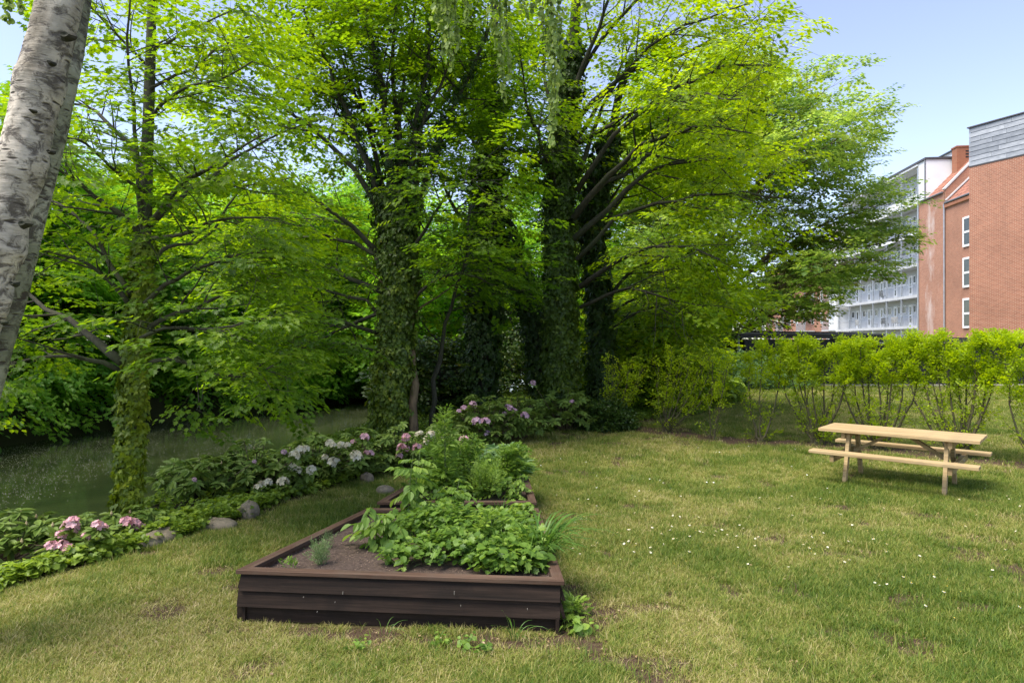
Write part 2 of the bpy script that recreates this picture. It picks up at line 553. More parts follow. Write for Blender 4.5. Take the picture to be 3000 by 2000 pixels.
SP['ivy'] = [ivy_cluster('ivy_cluster', 'ivy') for _ in range(3)]
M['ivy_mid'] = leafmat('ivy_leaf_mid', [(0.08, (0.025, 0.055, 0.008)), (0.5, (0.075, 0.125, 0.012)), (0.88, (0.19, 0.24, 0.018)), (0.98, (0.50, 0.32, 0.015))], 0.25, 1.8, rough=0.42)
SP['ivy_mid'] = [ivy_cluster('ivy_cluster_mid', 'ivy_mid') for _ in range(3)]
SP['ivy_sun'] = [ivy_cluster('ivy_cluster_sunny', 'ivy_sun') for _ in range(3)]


def rosette(mb, n, size, shape=LANCE, tilt=0.35, width=1.2, z=0.0, fold=0.25, curl=0.3):
    for i in range(n):
        a = i * 2.39996 + rng.uniform(-.2, .2)
        leaf(mb, shape, size * rng.uniform(.8, 1.1), (0, 0, z + rng.uniform(-.02, .02)), a, tilt - rng.uniform(0, .5), rng.uniform(-.2, .2), fold, curl, width=width)


def cover_cluster(name, mat, shape=LOBED, n=7, s=0.07):
    mb = MB()
    for i in range(n):
        a = rng.uniform(0, 2 * PI); r = rng.uniform(0, .09)
        leaf(mb, shape, s * rng.uniform(.6, 1.2), (r * math.cos(a), r * math.sin(a), rng.uniform(0.01, .09)), rng.uniform(0, 2 * PI),
             rng.uniform(-.5, .4), rng.uniform(-.4, .4), 0.15, 0.2)
    return source(name, mb, M[mat])


SP['cover'] = [cover_cluster('cover_cluster', 'cover', sh) for sh in (LOBED, IVYL, ROUND)]
SP['bed'] = [cover_cluster('bed_cluster', 'bedleaf', sh, 7, 0.050) for sh in (LOBED, ROUND, LOBED)]
SP['fern'] = [cover_cluster('fern_cluster', 'fern', LANCE, 14, 0.16) for _ in range(2)]


def blade(mb, base, h, lean, yaw, w, segs=2, lv=None):
    if lv is None: lv = rng.uniform(0, 1)
    d = np.array([math.cos(yaw), math.sin(yaw), 0]); s = np.array([-math.sin(yaw), math.cos(yaw), 0])
    V = []; b = np.array(base, float)
    for k in range(segs + 1):
        t = k / segs
        p = b + d * (lean * t * t) + np.array([0, 0, h * (t - 0.25 * t * t * min(1, lean / max(h, 1e-3)))])
        ww = w * (1 - t) ** 0.6
        if k < segs: V += [p - s * ww / 2, p + s * ww / 2]
        else: V += [p]
    F = []
    for k in range(segs - 1): F.append((2 * k, 2 * k + 1, 2 * k + 3, 2 * k + 2))
    F.append((2 * segs - 2, 2 * segs - 1, 2 * segs))
    mb.add(V, F, lv)


def tuft(name, n, rad, h, w, mat, lean=0.7):
    mb = MB()
    for i in range(n):
        a = rng.uniform(0, 2 * PI); r = rad * math.sqrt(rng.uniform(0, 1))
        hh = h * rng.uniform(.4, 1.1)
        blade(mb, (r * math.cos(a), r * math.sin(a), -0.004), hh, hh * rng.uniform(.2, 1.0) * lean * 1.6, rng.uniform(0, 2 * PI), w * rng.uniform(.7, 1.3))
    return source(name, mb, M[mat])


SP['grass'] = [tuft('grass_tuft', 26, 0.06, 0.050, 0.0038, 'grass', 0.9) for _ in range(4)]
SP['tallgrass'] = [tuft('tall_grass_tuft', 22, 0.05, 0.085, 0.0040, 'grass', 0.9) for _ in range(2)]


# ------------------------------------------------------------------ terrain
def interp(tab, y):
    t = np.array(tab, float)
    return np.interp(y, t[:, 0], t[:, 1])


NEAR = [(-10, -5.4), (4, -5.0), (7, -5.0), (9, -4.9), (11, -4.6), (13, -4.2), (16, -3.6), (18, -3.0), (22, -1.6), (28, 0.5), (40, 3.0), (70, 8), (160, 25)]
FAR = [(-10, -15.5), (8, -14.8), (12, -14.5), (17.2, -13.6), (22, -12.4), (25.5, -9.6), (30, -7.6), (40, -5.2), (70, 0), (160, 16)]
EDGE = [(-10, -5.0), (4.0, -4.25), (4.95, -3.98), (5.4, -3.72), (6.1, -3.40), (7.05, -2.93), (8.0, -2.62), (9.5, -1.9), (11.5, -0.9), (13.3, 0.15), (14.5, 1.6), (15.5, 3.2), (17, 5.0), (20, 7.0), (24, 8.6), (30, 9.5), (60, 12)]
WATER_Z = -0.85


def sstep(a, b, x):
    t = np.clip((x - a) / (b - a), 0, 1)
    return t * t * (3 - 2 * t)


def ground_z(x, y):
    x = np.asarray(x, float); y = np.asarray(y, float)
    xn = interp(NEAR, y); xf = interp(FAR, y)
    d = np.maximum(x - xn, xf - x)
    z = -1.5 + 1.5 * sstep(-0.7, 0.75, d)
    z = z + 0.35 * sstep(0, 3, xf - x)
    z = z + 0.012 * np.sin(x * 1.7 + 1) * np.cos(y * 1.3) * sstep(0.6, 1.4, d)
    return z


# value noise in the plan, used for the worn patches of the lawn (colour and grass density alike)
_ng = rng.uniform(0, 1, (64, 64))


def vnoise(x, y, s):
    x = np.asarray(x, float) / s + 1000.5; y = np.asarray(y, float) / s + 1000.5
    xi = np.floor(x).astype(int); yi = np.floor(y).astype(int)
    u = x - xi; v = y - yi; u = u * u * (3 - 2 * u); v = v * v * (3 - 2 * v)
    g = lambda a, b: _ng[a % 64, b % 64]
    return (g(xi, yi) * (1 - u) + g(xi + 1, yi) * u) * (1 - v) + (g(xi, yi + 1) * (1 - u) + g(xi + 1, yi + 1) * u) * v


def fnoise(x, y, s):
    return (vnoise(x, y, s) + 0.5 * vnoise(x + 31, y + 7, s / 2.1) + 0.25 * vnoise(x + 3, y + 70, s / 4.3)) / 1.75


HEDGE = np.array([(-0.2, 15.6), (1.3, 15.3), (2.35, 14.8), (3.3, 13.8), (4.0, 12.8), (4.83, 12.5), (5.77, 12.1), (6.54, 11.56), (7.5, 10.7), (8.3, 9.6), (9.6, 8.0), (11.5, 6.0)])


def dist_line(x, y, L):
    x = np.asarray(x, float); y = np.asarray(y, float)
    best = np.full(x.shape, 1e9)
    for a, b in zip(L[:-1], L[1:]):
        ab = b - a
        t = np.clip(((x - a[0]) * ab[0] + (y - a[1]) * ab[1]) / (ab @ ab), 0, 1)
        best = np.minimum(best, np.hypot(x - a[0] - t * ab[0], y - a[1] - t * ab[1]))
    return best


def soil_mask(x, y):
    """1 = bare soil"""
    d = dist_line(x, y, HEDGE)
    s = 1 - sstep(0.26, 0.58, d + 0.5 * (fnoise(x, y, 0.5) - 0.5))
    e = interp(EDGE, y)
    s = np.maximum(s, 1 - sstep(-0.12, 0.15, x - e + 0.5 * (fnoise(x, y, 0.4) - .5)))
    # worn ground at the foot of the raised bed
    fy = 4.44 + (x + 1.927) * (-0.0923)
    w = (x > -2.1) & (x < 0.6)
    s = np.maximum(s, np.where(w, 1 - sstep(0.02, 0.24, np.abs(y - fy + 0.10) + 0.3 * (fnoise(x, y, .3) - .45)), 0))
    # scattered bald spots near the camera and under the big trees
    n1 = fnoise(x + 9, y + 4, 0.42)
    s = np.maximum(s, 0.85 * sstep(0.645, 0.72, n1 + 0.06 * (y < 5.6) + 0.05 * ((y > 12) & (x < 4))))
    return s


def dry_mask(x, y):
    """0 = lush green, 1 = straw coloured"""
    n = fnoise(x, y, 1.1)
    m = fnoise(x + 50, y + 20, 0.35)
    # greener: far right foreground, round the table, left of the bed; drier: middle and under the hedge
    g = np.exp(-(((x - 3.6) / 1.2) ** 2 + ((y - 5.0) / 1.5) ** 2)) * 0.30
    g += np.exp(-(((x - 4.9) / 1.5) ** 2 + ((y - 8.2) / 1.1) ** 2)) * 0.42
    g += np.exp(-(((x + 2.1) / .7) ** 2 + ((y - 6.9) / 1.2) ** 2)) * 0.28
    g += 0.08 * sstep(1.5, 4, x)
    dd = 0.25 * np.exp(-((y - 4.4) / 1.2) ** 2) * (x < 1.5) + 0.22 * np.exp(-dist_line(x, y, HEDGE) / 1.2)
    return np.clip(0.60 + .95 * (n - 0.5) + 1.0 * (m - .5) - g + dd, 0, 1)


def make_ground():
    xs = np.concatenate([np.linspace(-260, -24, 24), np.linspace(-22, -7, 40), np.linspace(-6.8, 10, 210), np.linspace(10.3, 40, 60), np.linspace(44, 260, 22)])
    ys = np.concatenate([np.linspace(-40, 0, 10), np.linspace(1, 3, 8), np.linspace(3.1, 17, 190), np.linspace(17.3, 45, 80), np.linspace(48, 420, 30)])
    X, Y = np.meshgrid(xs, ys)
    Z = ground_z(X, Y)
    nx, ny = len(xs), len(ys)
    V = np.stack([X.ravel(), Y.ravel(), Z.ravel()], 1)
    idx = np.arange(nx * ny).reshape(ny, nx)
    F = np.stack([idx[:-1, :-1].ravel(), idx[:-1, 1:].ravel(), idx[1:, 1:].ravel(), idx[1:, :-1].ravel()], 1)
    me = bpy.data.meshes.new('ground')
    me.from_pydata(V.tolist(), [], F.tolist())
    a = me.attributes.new('soil', 'FLOAT', 'POINT'); a.data.foreach_set('value', soil_mask(X, Y).ravel().astype(np.float32))
    a = me.attributes.new('dry', 'FLOAT', 'POINT'); a.data.foreach_set('value', dry_mask(X, Y).ravel().astype(np.float32))
    bank = np.clip(1 - sstep(0.9, 1.5, np.maximum(X - interp(NEAR, Y), interp(FAR, Y) - X)) + (X < interp(FAR, Y)), 0, 1)
    a = me.attributes.new('bank', 'FLOAT', 'POINT'); a.data.foreach_set('value', bank.ravel().astype(np.float32))
    me.shade_smooth()
    m, n, b = newmat('lawn_ground')

    def at(nm):
        q = n.nodes.new('ShaderNodeAttribute'); q.attribute_name = nm; return q.outputs['Fac']
    v = coord(n)
    f1 = noise(n, 28, 6, 0.75, v); f2 = noise(n, 130, 3, 0.7, v); f3 = noise(n, 5, 5, 0.7, v)

    def lerp(fac, a, c):
        mx = n.nodes.new('ShaderNodeMix'); mx.data_type = 'RGBA'
        n.links.new(fac, mx.inputs[0])
        for k, s in ((6, a), (7, c)):
            if hasattr(s, 'links'): n.links.new(s, mx.inputs[k])
            else: mx.inputs[k].default_value = (*s, 1)
        return mx.outputs[2]
    green = ramp(n, f1.outputs['Fac'], [(0.3, (0.025, 0.045, 0.010)), (0.5, (0.065, 0.095, 0.018)), (0.7, (0.13, 0.15, 0.04))]).outputs[0]
    straw = ramp(n, f1.outputs['Fac'], [(0.3, (0.05, 0.042, 0.018)), (0.5, (0.12, 0.105, 0.04)), (0.7, (0.25, 0.21, 0.10))]).outputs[0]
    soil = ramp(n, f2.outputs['Fac'], [(0.3, (0.035, 0.022, 0.014)), (0.55, (0.085, 0.056, 0.036)), (0.8, (0.20, 0.15, 0.10))]).outputs[0]
    c1 = lerp(at('dry'), green, straw)
    sm = n.nodes.new('ShaderNodeMath'); sm.operation = 'MULTIPLY_ADD'; sm.inputs[1].default_value = 1.5
    n.links.new(f3.outputs['Fac'], sm.inputs[0])
    s0 = n.nodes.new('ShaderNodeMath'); s0.operation = 'MULTIPLY_ADD'; s0.inputs[1].default_value = 2.2; s0.inputs[2].default_value = -1.35
    n.links.new(at('soil'), s0.inputs[0]); n.links.new(s0.outputs[0], sm.inputs[2]); sm.use_clamp = True
    c2 = lerp(sm.outputs[0], c1, soil)
    c3 = lerp(at('bank'), c2, (0.035, 0.034, 0.016))
    n.links.new(c3, b.inputs['Base Color'])
    b.inputs['Roughness'].default_value = 0.95
    b.inputs['Specular IOR Level'].default_value = 0.1
    bump(n, b, f1.outputs['Fac'], 0.6, 0.03)
    me.materials.append(m)
    o = link('ground', me)
    o['kind'] = 'structure'
    return o


make_ground()


def make_water():
    m, n, b = newmat('river_water')
    v = worldpos(n)
    t0 = noise(n, 0.35, 3, 0.6, v, 0.5)
    r = ramp(n, t0.outputs['Fac'], [(0.35, (0.014, 0.021, 0.008)), (0.65, (0.034, 0.046, 0.016))])
    n.links.new(r.outputs[0], b.inputs['Base Color'])
    b.inputs['Roughness'].default_value = 0.08
    b.inputs['Specular IOR Level'].default_value = 0.5
    t1 = noise(n, 1.0, 4, 0.6, worldpos(n, (5, 9, 5)), 0.3)
    bump(n, b, t1.outputs['Fac'], 0.12, 0.02)
    mb = MB()
    mb.add([(-40, -12, WATER_Z), (60, -12, WATER_Z), (60, 150, WATER_Z), (-40, 150, WATER_Z)], [(0, 1, 2, 3)])
    o = mb.build('river', m)
    o['kind'] = 'structure'


make_water()

# petals and pollen floating on the water
pe = MB(); pe.add([(-.5, -.35, 0), (.5, -.4, 0), (.6, .3, 0.02), (-.4, .45, 0)], [(0, 1, 2, 3)], 0.5)
mp = plain('floating_petal', (0.50, 0.50, 0.36), 0.8)
psrc = source('petal', pe, mp)
N = 36000
yy = 8 + 22 * rng.uniform(0, 1, N) ** 0.9
xx = interp(FAR, yy) + (interp(NEAR, yy) - interp(FAR, yy)) * rng.uniform(0.0, 1, N)
# they drift in streaks along the current
q = fnoise(xx * 1.0 + yy * 0.2, yy * 0.35, 1.6) + 0.35 * sstep(2.5, 7, interp(NEAR, yy) - xx)
keep = rng.uniform(0, 1, N) < np.clip((q - 0.50) * 3.2, 0.015, 1)
xx, yy = xx[keep], yy[keep]
o = scatter('floating_petals', [psrc], np.stack([xx, yy, np.full(len(xx), WATER_Z + 0.006)], 1),
            np.stack([np.zeros(len(xx)), np.zeros(len(xx)), rng.uniform(0, 6.3, len(xx))], 1), rng.uniform(0.005, 0.015, len(xx)))
tag(o, 'pale petals and pollen floating on the dark river', 'petals', kind='stuff')


# ------------------------------------------------------------------ buildings
def brickmat(name, c1, c2, mortar, axis='YZ', white=0.0):
    m, n, b = newmat(name)
    v = coord(n)
    sp = n.nodes.new('ShaderNodeSeparateXYZ'); n.links.new(v, sp.inputs[0])
    ad = n.nodes.new('ShaderNodeMath'); ad.operation = 'ADD'
    n.links.new(sp.outputs[0], ad.inputs[0]); n.links.new(sp.outputs[1], ad.inputs[1])
    cb = n.nodes.new('ShaderNodeCombineXYZ')
    n.links.new(ad.outputs[0], cb.inputs[0]); n.links.new(sp.outputs[2], cb.inputs[1])
    bt = n.nodes.new('ShaderNodeTexBrick')
    n.links.new(cb.outputs[0], bt.inputs['Vector'])
    bt.inputs['Color1'].default_value = (*c1, 1); bt.inputs['Color2'].default_value = (*c2, 1); bt.inputs['Mortar'].default_value = (*mortar, 1)
    bt.inputs['Scale'].default_value = 1.0
    bt.inputs['Brick Width'].default_value = 0.24; bt.inputs['Row Height'].default_value = 0.075
    bt.inputs['Mortar Size'].default_value = 0.011; bt.inputs['Bias'].default_value = 0.0
    t = noise(n, 0.35, 5, 0.65, v)
    r = ramp(n, t.outputs['Fac'], [(0.3, 0.82), (0.7, 1.12)])
    mu = n.nodes.new('ShaderNodeMix'); mu.data_type = 'RGBA'; mu.blend_type = 'MULTIPLY'; mu.inputs[0].default_value = 1
    n.links.new(bt.outputs['Color'], mu.inputs[6]); n.links.new(r.outputs[0], mu.inputs[7])
    last = mu.outputs[2]
    if white:
        # lime bloom running down the wall
        mp_ = n.nodes.new('ShaderNodeMapping'); mp_.inputs['Scale'].default_value = (0.9, 1.0, 0.35)
        n.links.new(v, mp_.inputs[0])
        t2 = noise(n, 1.0, 6, 0.72, mp_.outputs[0])
        y0 = n.nodes.new('ShaderNodeMath'); y0.operation = 'ADD'; y0.inputs[1].default_value = 2.0
        n.links.new(sp.outputs[1], y0.inputs[0])
        ab = n.nodes.new('ShaderNodeMath'); ab.operation = 'ABSOLUTE'; n.links.new(y0.outputs[0], ab.inputs[0])
        mr = n.nodes.new('ShaderNodeMapRange'); mr.inputs[1].default_value = 0.1; mr.inputs[2].default_value = 2.0
        mr.inputs[3].default_value = 0.20; mr.inputs[4].default_value = -0.10
        n.links.new(ab.outputs[0], mr.inputs[0])
        sm = n.nodes.new('ShaderNodeMath'); sm.operation = 'ADD'
        n.links.new(t2.outputs['Fac'], sm.inputs[0]); n.links.new(mr.outputs[0], sm.inputs[1])
        r2 = ramp(n, sm.outputs[0], [(0.62, 0.0), (0.92, 0.85)])
        mw = n.nodes.new('ShaderNodeMix'); mw.data_type = 'RGBA'
        n.links.new(r2.outputs[0], mw.inputs[0]); n.links.new(last, mw.inputs[6]); mw.inputs[7].default_value = (0.62, 0.55, 0.52, 1)
        last = mw.outputs[2]
    n.links.new(last, b.inputs['Base Color'])
    b.inputs['Roughness'].default_value = 0.9
    bump(n, b, bt.outputs['Fac'], -0.4, 0.01)
    return m


M['brick'] = brickmat('red_brick', (0.36, 0.13, 0.075), (0.25, 0.078, 0.045), (0.44, 0.31, 0.22))
M['brick_old'] = brickmat('old_red_brick', (0.38, 0.16, 0.10), (0.29, 0.11, 0.068), (0.40, 0.28, 0.20), white=1.0)
M['brick_mid'] = brickmat('orange_brick', (0.37, 0.145, 0.085), (0.27, 0.10, 0.058), (0.38, 0.26, 0.18))
M['brick_dark'] = brickmat('chimney_brick', (0.34, 0.115, 0.055), (0.28, 0.09, 0.045), (0.30, 0.18, 0.11))
M['white_render'] = plain('white_render', (0.74, 0.75, 0.76), 0.8, 0.06, 0.6)
M['grey_wall'] = plain('pale_grey_wall', (0.50, 0.52, 0.55), 0.8, 0.08, 0.7)
M['concrete'] = plain('pale_concrete', (0.46, 0.47, 0.49), 0.8, 0.12, 1.2)
M['galv'] = plain('galvanised_steel', (0.33, 0.36, 0.40), 0.45, 0.15, 3.0, 0.3)
M['soffit'] = plain('grey_soffit', (0.30, 0.31, 0.33), 0.85, 0.1, 1.0)
M['white_frame'] = plain('white_window_frame', (0.78, 0.79, 0.80), 0.5, 0.04)
M['glass'] = plain('window_glass', (0.045, 0.055, 0.05), 0.08, 0.35, 0.8)
M['zinc'] = plain('zinc_gutter', (0.17, 0.18, 0.20), 0.5, 0.15, 3.0, 0.2)
M['lead'] = plain('pale_lead_flashing', (0.55, 0.55, 0.55), 0.6, 0.1)
M['black_wood'] = plain('black_boarding', (0.010, 0.010, 0.011), 0.7, 0.4, 4.0)
M['black_felt'] = plain('black_roof_felt', (0.030, 0.028, 0.030), 0.75, 0.3, 3.0)
M['dark_edge'] = plain('dark_roof_edge', (0.06, 0.055, 0.06), 0.5, 0.2)
M['skylight'] = plain('skylight_glass', (0.02, 0.025, 0.03), 0.1, 0.2)
M['plastic_green'] = plain('dark_green_screen', (0.03, 0.10, 0.07), 0.6, 0.2)
M['chair_dark'] = plain('dark_chair', (0.08, 0.085, 0.09), 0.6, 0.2)
M['chair_grey'] = plain('grey_chair', (0.30, 0.30, 0.30), 0.6, 0.2)
M['tile'] = plain('red_clay_tile', (0.27, 0.115, 0.075), 0.8, 0.45, 2.5)


def slatemat():
    m, n, b = newmat('grey_slate')
    g = n.nodes.new('ShaderNodeObjectInfo')
    t = noise(n, 2.2, 6, 0.7, coord(n, 'Object', (1, .6, 1.6)))
    ad = n.nodes.new('ShaderNodeMath'); ad.operation = 'MULTIPLY_ADD'; ad.inputs[1].default_value = 0.30
    n.links.new(g.outputs['Random'], ad.inputs[0]); n.links.new(t.outputs['Fac'], ad.inputs[2])
    r = ramp(n, ad.outputs[0], [(0.38, (0.14, 0.155, 0.18)), (0.62, (0.24, 0.26, 0.29)), (0.88, (0.40, 0.42, 0.45))])
    n.links.new(r.outputs[0], b.inputs['Base Color'])
    b.inputs['Roughness'].default_value = 0.55
    return m


M['slate'] = slatemat()

# --- red brick house at the right edge of the picture
YAW_R = math.atan2(930, 1880)
rb = empty('brick_house', (28.5, 40.0, 0), YAW_R)
tag(rb, 'red brick house with grey slate upper storey at the right edge', 'building')
ZS, ZT = 12.82, 15.22
MB().box(0, 12, -18, 0, -0.3, ZS).build('wall', M['brick'], rb)
MB().box(0.06, 12, -18, -0.06, ZS, ZT - .03).build('upper_wall', M['black_wood'], rb)
MB().box(-0.09, 12.1, -18.1, 0.09, ZT, ZT + 0.07).build('roof_edge', M['dark_edge'], rb)
MB().box(-0.03, 0.05, -18, 0.03, ZS - 0.04, ZS + 0.02).build('flashing', M['dark_edge'], rb)
rows = 8; rh = (ZT - ZS - 0.04) / rows
pm = {}
for r_ in range(rows):
    y = 0.0; off = rng.uniform(0.4, 2.2)
    first = True
    while y > -17.9:
        L = off if first else rng.choice([2.4, 2.4, 2.0, 1.4]); first = False
        L = min(L, 18 + y)
        key = round(L, 2)
        if key not in pm:
            b_ = MB()
            # lapped panel, lower edge standing proud
            b_.add([(-0.005, -L + .012, 0), (-0.005, 0, 0), (0.03, 0, rh - .012), (0.03, -L + .012, rh - .012),
                    (-0.035, -L + .012, 0), (-0.035, 0, 0), (-0.012, 0, rh - .012), (-0.012, -L + .012, rh - .012)],
                   [(4, 5, 6, 7), (0, 1, 5, 4), (3, 7, 6, 2), (1, 2, 6, 5), (0, 4, 7, 3), (3, 2, 1, 0)])
            pm[key] = b_.mesh('slate_panel', M['slate'])
        o = link('slate_panel', pm[key], rb)
        o.location = (0, y, ZS + 0.03 + r_ * rh)
        y -= L

# --- long block of access balconies and the brick houses that join it
YAW_F = -math.atan(0.117)
P0 = (36.6, 57.8, 0)


def window(parent, x, y0, y1, z0, z1, fw=0.09, depth=0.06, mull=None, glass='glass'):
    """window in a wall whose face is the plane x (facing -x)"""
    f = MB()
    f.box(x - depth, x + 0.02, y0, y1, z1 - fw, z1); f.box(x - depth, x + 0.02, y0, y1, z0, z0 + fw)
    f.box(x - depth, x + 0.02, y0, y0 + fw, z0 + fw, z1 - fw); f.box(x - depth, x + 0.02, y1 - fw, y1, z0 + fw, z1 - fw)
    if mull: f.box(x - depth, x + 0.02, y0 + fw, y1 - fw, mull - fw / 2, mull + fw / 2)
    fr = f.build('window', M['white_frame'], parent)
    MB().box(x - depth + .03, x + 0.01, y0 + fw, y1 - fw, z0 + fw, z1 - fw).build('pane', M[glass], fr)
    return fr


bb = empty('apartment_block', P0, YAW_F)
tag(bb, 'long pale apartment block with tiers of steel access balconies behind the tree', 'building')
NB = 6; BAY = 3.05; LEN = NB * BAY
SLABS = [0.53, 3.33, 6.13, 8.93, 11.73, 14.53]
DEP = 1.35
MB().box(DEP, DEP + 9, 0, LEN, -0.3, 17.75).build('wall', M['grey_wall'], bb)
MB().box(-0.12, DEP + 9.1, -1.42, LEN + .1, 17.95, 18.13).build('roof', M['dark_edge'], bb)
MB().box(-0.06, DEP - .01, 0, LEN, 17.76, 17.94).build('soffit', M['white_render'], bb)
# white end of the top storey, standing over the tiled roof next door
MB().box(0.0, 9.0, -1.32, -0.02, 14.30, 17.93).build('end_wall', M['white_render'], bb)
MB().tube([(-.08, -1.30, 14.5), (-.08, -1.30, 17.9)], 0.06, 6).build('drainpipe', M['zinc'], bb)
sk = MB(); sk.box(2.5, 4.6, -0.9, 2.6, 18.14, 18.75); sk.build('skylight', M['white_render'], bb)
MB().box(2.3, 4.7, -1.0, 2.7, 18.76, 18.84).build('skylight_cover', M['skylight'], bb)
post_me = {}
for fi, z in enumerate(SLABS):
    ztop = SLABS[fi + 1] if fi < 5 else 17.76
    MB().box(-0.05, DEP - .005, 0, LEN, z - 0.16, z).build('balcony_slab', M['concrete'], bb)
    MB().box(-0.10, -0.055, 0, LEN, z - 0.20, z + 0.05).build('slab_edge', M['white_render'] if fi > 3 else M['concrete'], bb)
    zr = z + 1.08
    rl = MB()
    rl.box(-0.06, -0.01, 0, LEN, zr - 0.05, zr); rl.box(-0.05, -0.02, 0, LEN, zr - 0.30, zr - 0.27); rl.box(-0.05, -0.02, 0, LEN, z + 0.10, z + 0.13)
    for k in range(NB * 10):
        y = (k + .5) * LEN / (NB * 10)
        rl.box(-0.042, -0.028, y - .007, y + .007, z + 0.13, zr - 0.30)
    rl.build('railing', M['galv'], bb)
    if fi == 5:   # solid white parapet sheets on the top gallery
        for k in range(NB):
            MB().box(-0.02, 0.0, k * BAY + .1, (k + 1) * BAY - .1, z + .14, zr - .30).build('parapet_panel', M['white_render'], bb)
    for k in range(NB + 1):
        MB().box(-0.075, 0.03, k * BAY - .055, k * BAY + .055, z + .06, ztop - .21).build('post', M['galv'], bb)
    for k in range(NB):
        y = k * BAY
        d = MB()
        d.box(DEP - .05, DEP + .02, y + .75, y + 1.50, z + .01, z + 2.15)
        dd_ = d.build('door', M['white_frame'], bb)
        MB().box(DEP - .07, DEP - .052, y + .98, y + 1.27, z + 1.15, z + 1.95).build('pane', M['glass'], dd_)
        MB().box(DEP - .07, DEP - .052, y + .98, y + 1.27, z + .45, z + 1.05).build('pane', M['glass'], dd_)
        window(bb, DEP, y + .08, y + .62, z + 1.35, z + 2.1, 0.07)
        window(bb, DEP, y + 1.95, y + 2.75, z + 1.35, z + 2.1, 0.07)

# glazed stair end and white tower
tw = MB().box(-0.3, 3.0, LEN + .15, LEN + 2.4, -0.3, 16.2)
tw.build('stair_tower', M['white_render'], bb)
for z in SLABS[:5]:
    MB().box(-1.1, -0.31, LEN + .2, LEN + 2.6, z - .14, z).build('balcony_slab', M['concrete'], bb)
    rl = MB()
    rl.box(-1.1, -1.05, LEN + .2, LEN + 2.6, z + 1.0, z + 1.05)
    for k in range(16): rl.box(-1.09, -1.07, LEN + .25 + k * .15, LEN + .27 + k * .15, z, z + 1.0)
    rl.build('railing', M['galv'], bb)

# --- brick house with tiled roof and chimney, in the same line, nearer
bh = empty('brick_gable_house', P0, YAW_F)
tag(bh, 'old red brick house with clay tile roof, chimney and whitish stains on its wall', 'building')
y1, y2 = -4.28, -14.0
MB().box(0, 9, y1, -0.02, -0.3, 14.35).build('stained_wall', M['brick_old'], bh)
MB().box(0.02, 9, y2, y1 - .003, -0.3, 13.35).build('wall', M['brick_mid'], bh)


def tiled(parent, ya, yb, z0, slope, xlen, name='roof'):
    """pan-tiled slope rising with +x; every course and roll is real"""
    mb = MB()
    nrow = int(xlen / 0.33); 
    ncol = max(2, int(abs(yb - ya) / 0.20)); w = (yb - ya) / ncol
    L = math.hypot(1, slope)
    for i in range(nrow):
        x0 = i * 0.33; x1 = x0 + 0.36
        for j in range(ncol):
            a = ya + j * w
            v = []
            for (x, lift) in ((x0, 0.05), (x1, 0.0)):
                for (u, h) in ((0, 0), (.3, .05), (.6, .05), (1, 0)):
                    v.append((x, a + u * w, z0 + x * slope + lift + h))
            mb.add(v, [(0, 4, 5, 1), (1, 5, 6, 2), (2, 6, 7, 3)])
            mb.add([v[0], v[1], v[2], v[3], (x0, a, z0 + x0 * slope - .02), (x0, a + w, z0 + x0 * slope - .02)], [(4, 0, 1, 2, 3, 5)])
    o = mb.build(name, M['tile'], parent)
    return o


r1 = tiled(bh, y1 + .1, -1.34, 14.42, 1.05, 5.0)
tile_part = MB()
MB().add([], []) if False else None
# under-roof solid
u = MB(); u.add([(0, y1, 14.36), (0, -1.34, 14.36), (6, -1.34, 14.36 + 6.3), (6, y1, 14.36 + 6.3), (6, y1, 14.36), (6, -1.34, 14.36)], [(0, 1, 2, 3), (0, 3, 4), (1, 5, 2), (0, 4, 5, 1)])
u.build('roof_base', M['brick_mid'], bh)
r2 = tiled(bh, y2, y1 - .12, 13.48, 1.0, 5.0)
u = MB(); u.add([(0.02, y2, 13.36), (0.02, y1 - .01, 13.36), (6, y1 - .01, 19.36), (6, y2, 19.36), (6, y2, 13.36), (6, y1 - .01, 13.36)], [(0, 1, 2, 3), (0, 3, 4), (1, 5, 2)])
u.build('roof_base', M['brick_mid'], bh)
# gable upstand with pale coping, flashing where the lower roof meets it
g = MB(); g.add([(0, y1 - .15, 13.3), (0, y1 - .15, 14.55), (5, y1 - .15, 19.95), (5, y1 - .15, 13.3), (0, y1 + .1, 13.3), (0, y1 + .1, 14.55), (5, y1 + .1, 19.95), (5, y1 + .1, 13.3)],
         [(0, 1, 2, 3), (7, 6, 5, 4), (0, 4, 5, 1), (1, 5, 6, 2)])
g.build('gable_wall', M['brick_mid'], bh)
MB().bar((-.1, y1 - .03, 14.62), (5, y1 - .03, 20.06), 0.34, 0.12).build('coping', M['lead'], bh)
MB().bar((-.05, y1 - .24, 13.66), (5, y1 - .24, 18.75), 0.14, 0.1).build('flashing', M['lead'], bh)
MB().tube([(-.1, y1 - .2, 13.45), (-.1, y2, 13.45)], 0.09, 8).build('gutter', M['zinc'], bh)
MB().tube([(-.1, y1 + .2, 14.42), (-.1, -0.3, 14.42)], 0.09, 8).build('gutter', M['zinc'], bh)
MB().box(-.12, .02, y2, y1 - .16, 13.05, 13.30).build('cornice', M['brick_dark'], bh)
MB().tube([(-.12, y1 - .1, 13.4), (-.10, y1 - .1, 12.9), (-.08, y1 - .1, 0)], 0.065, 8).build('drainpipe', M['galv'], bh)
MB().tube([(-.06, -0.1, 14.3), (-.06, -0.1, 0)], 0.05, 8).build('drainpipe', M['galv'], bh)
ch = MB(); ch.box(1.91, 4.1, -2.5, -1.73, 15.5, 18.62)
cho = ch.build('chimney', M['brick_dark'], bh)
MB().box(1.85, 4.16, -2.56, -1.67, 18.62, 18.74).build('chimney_cap', M['brick_dark'], cho)
vents = MB()
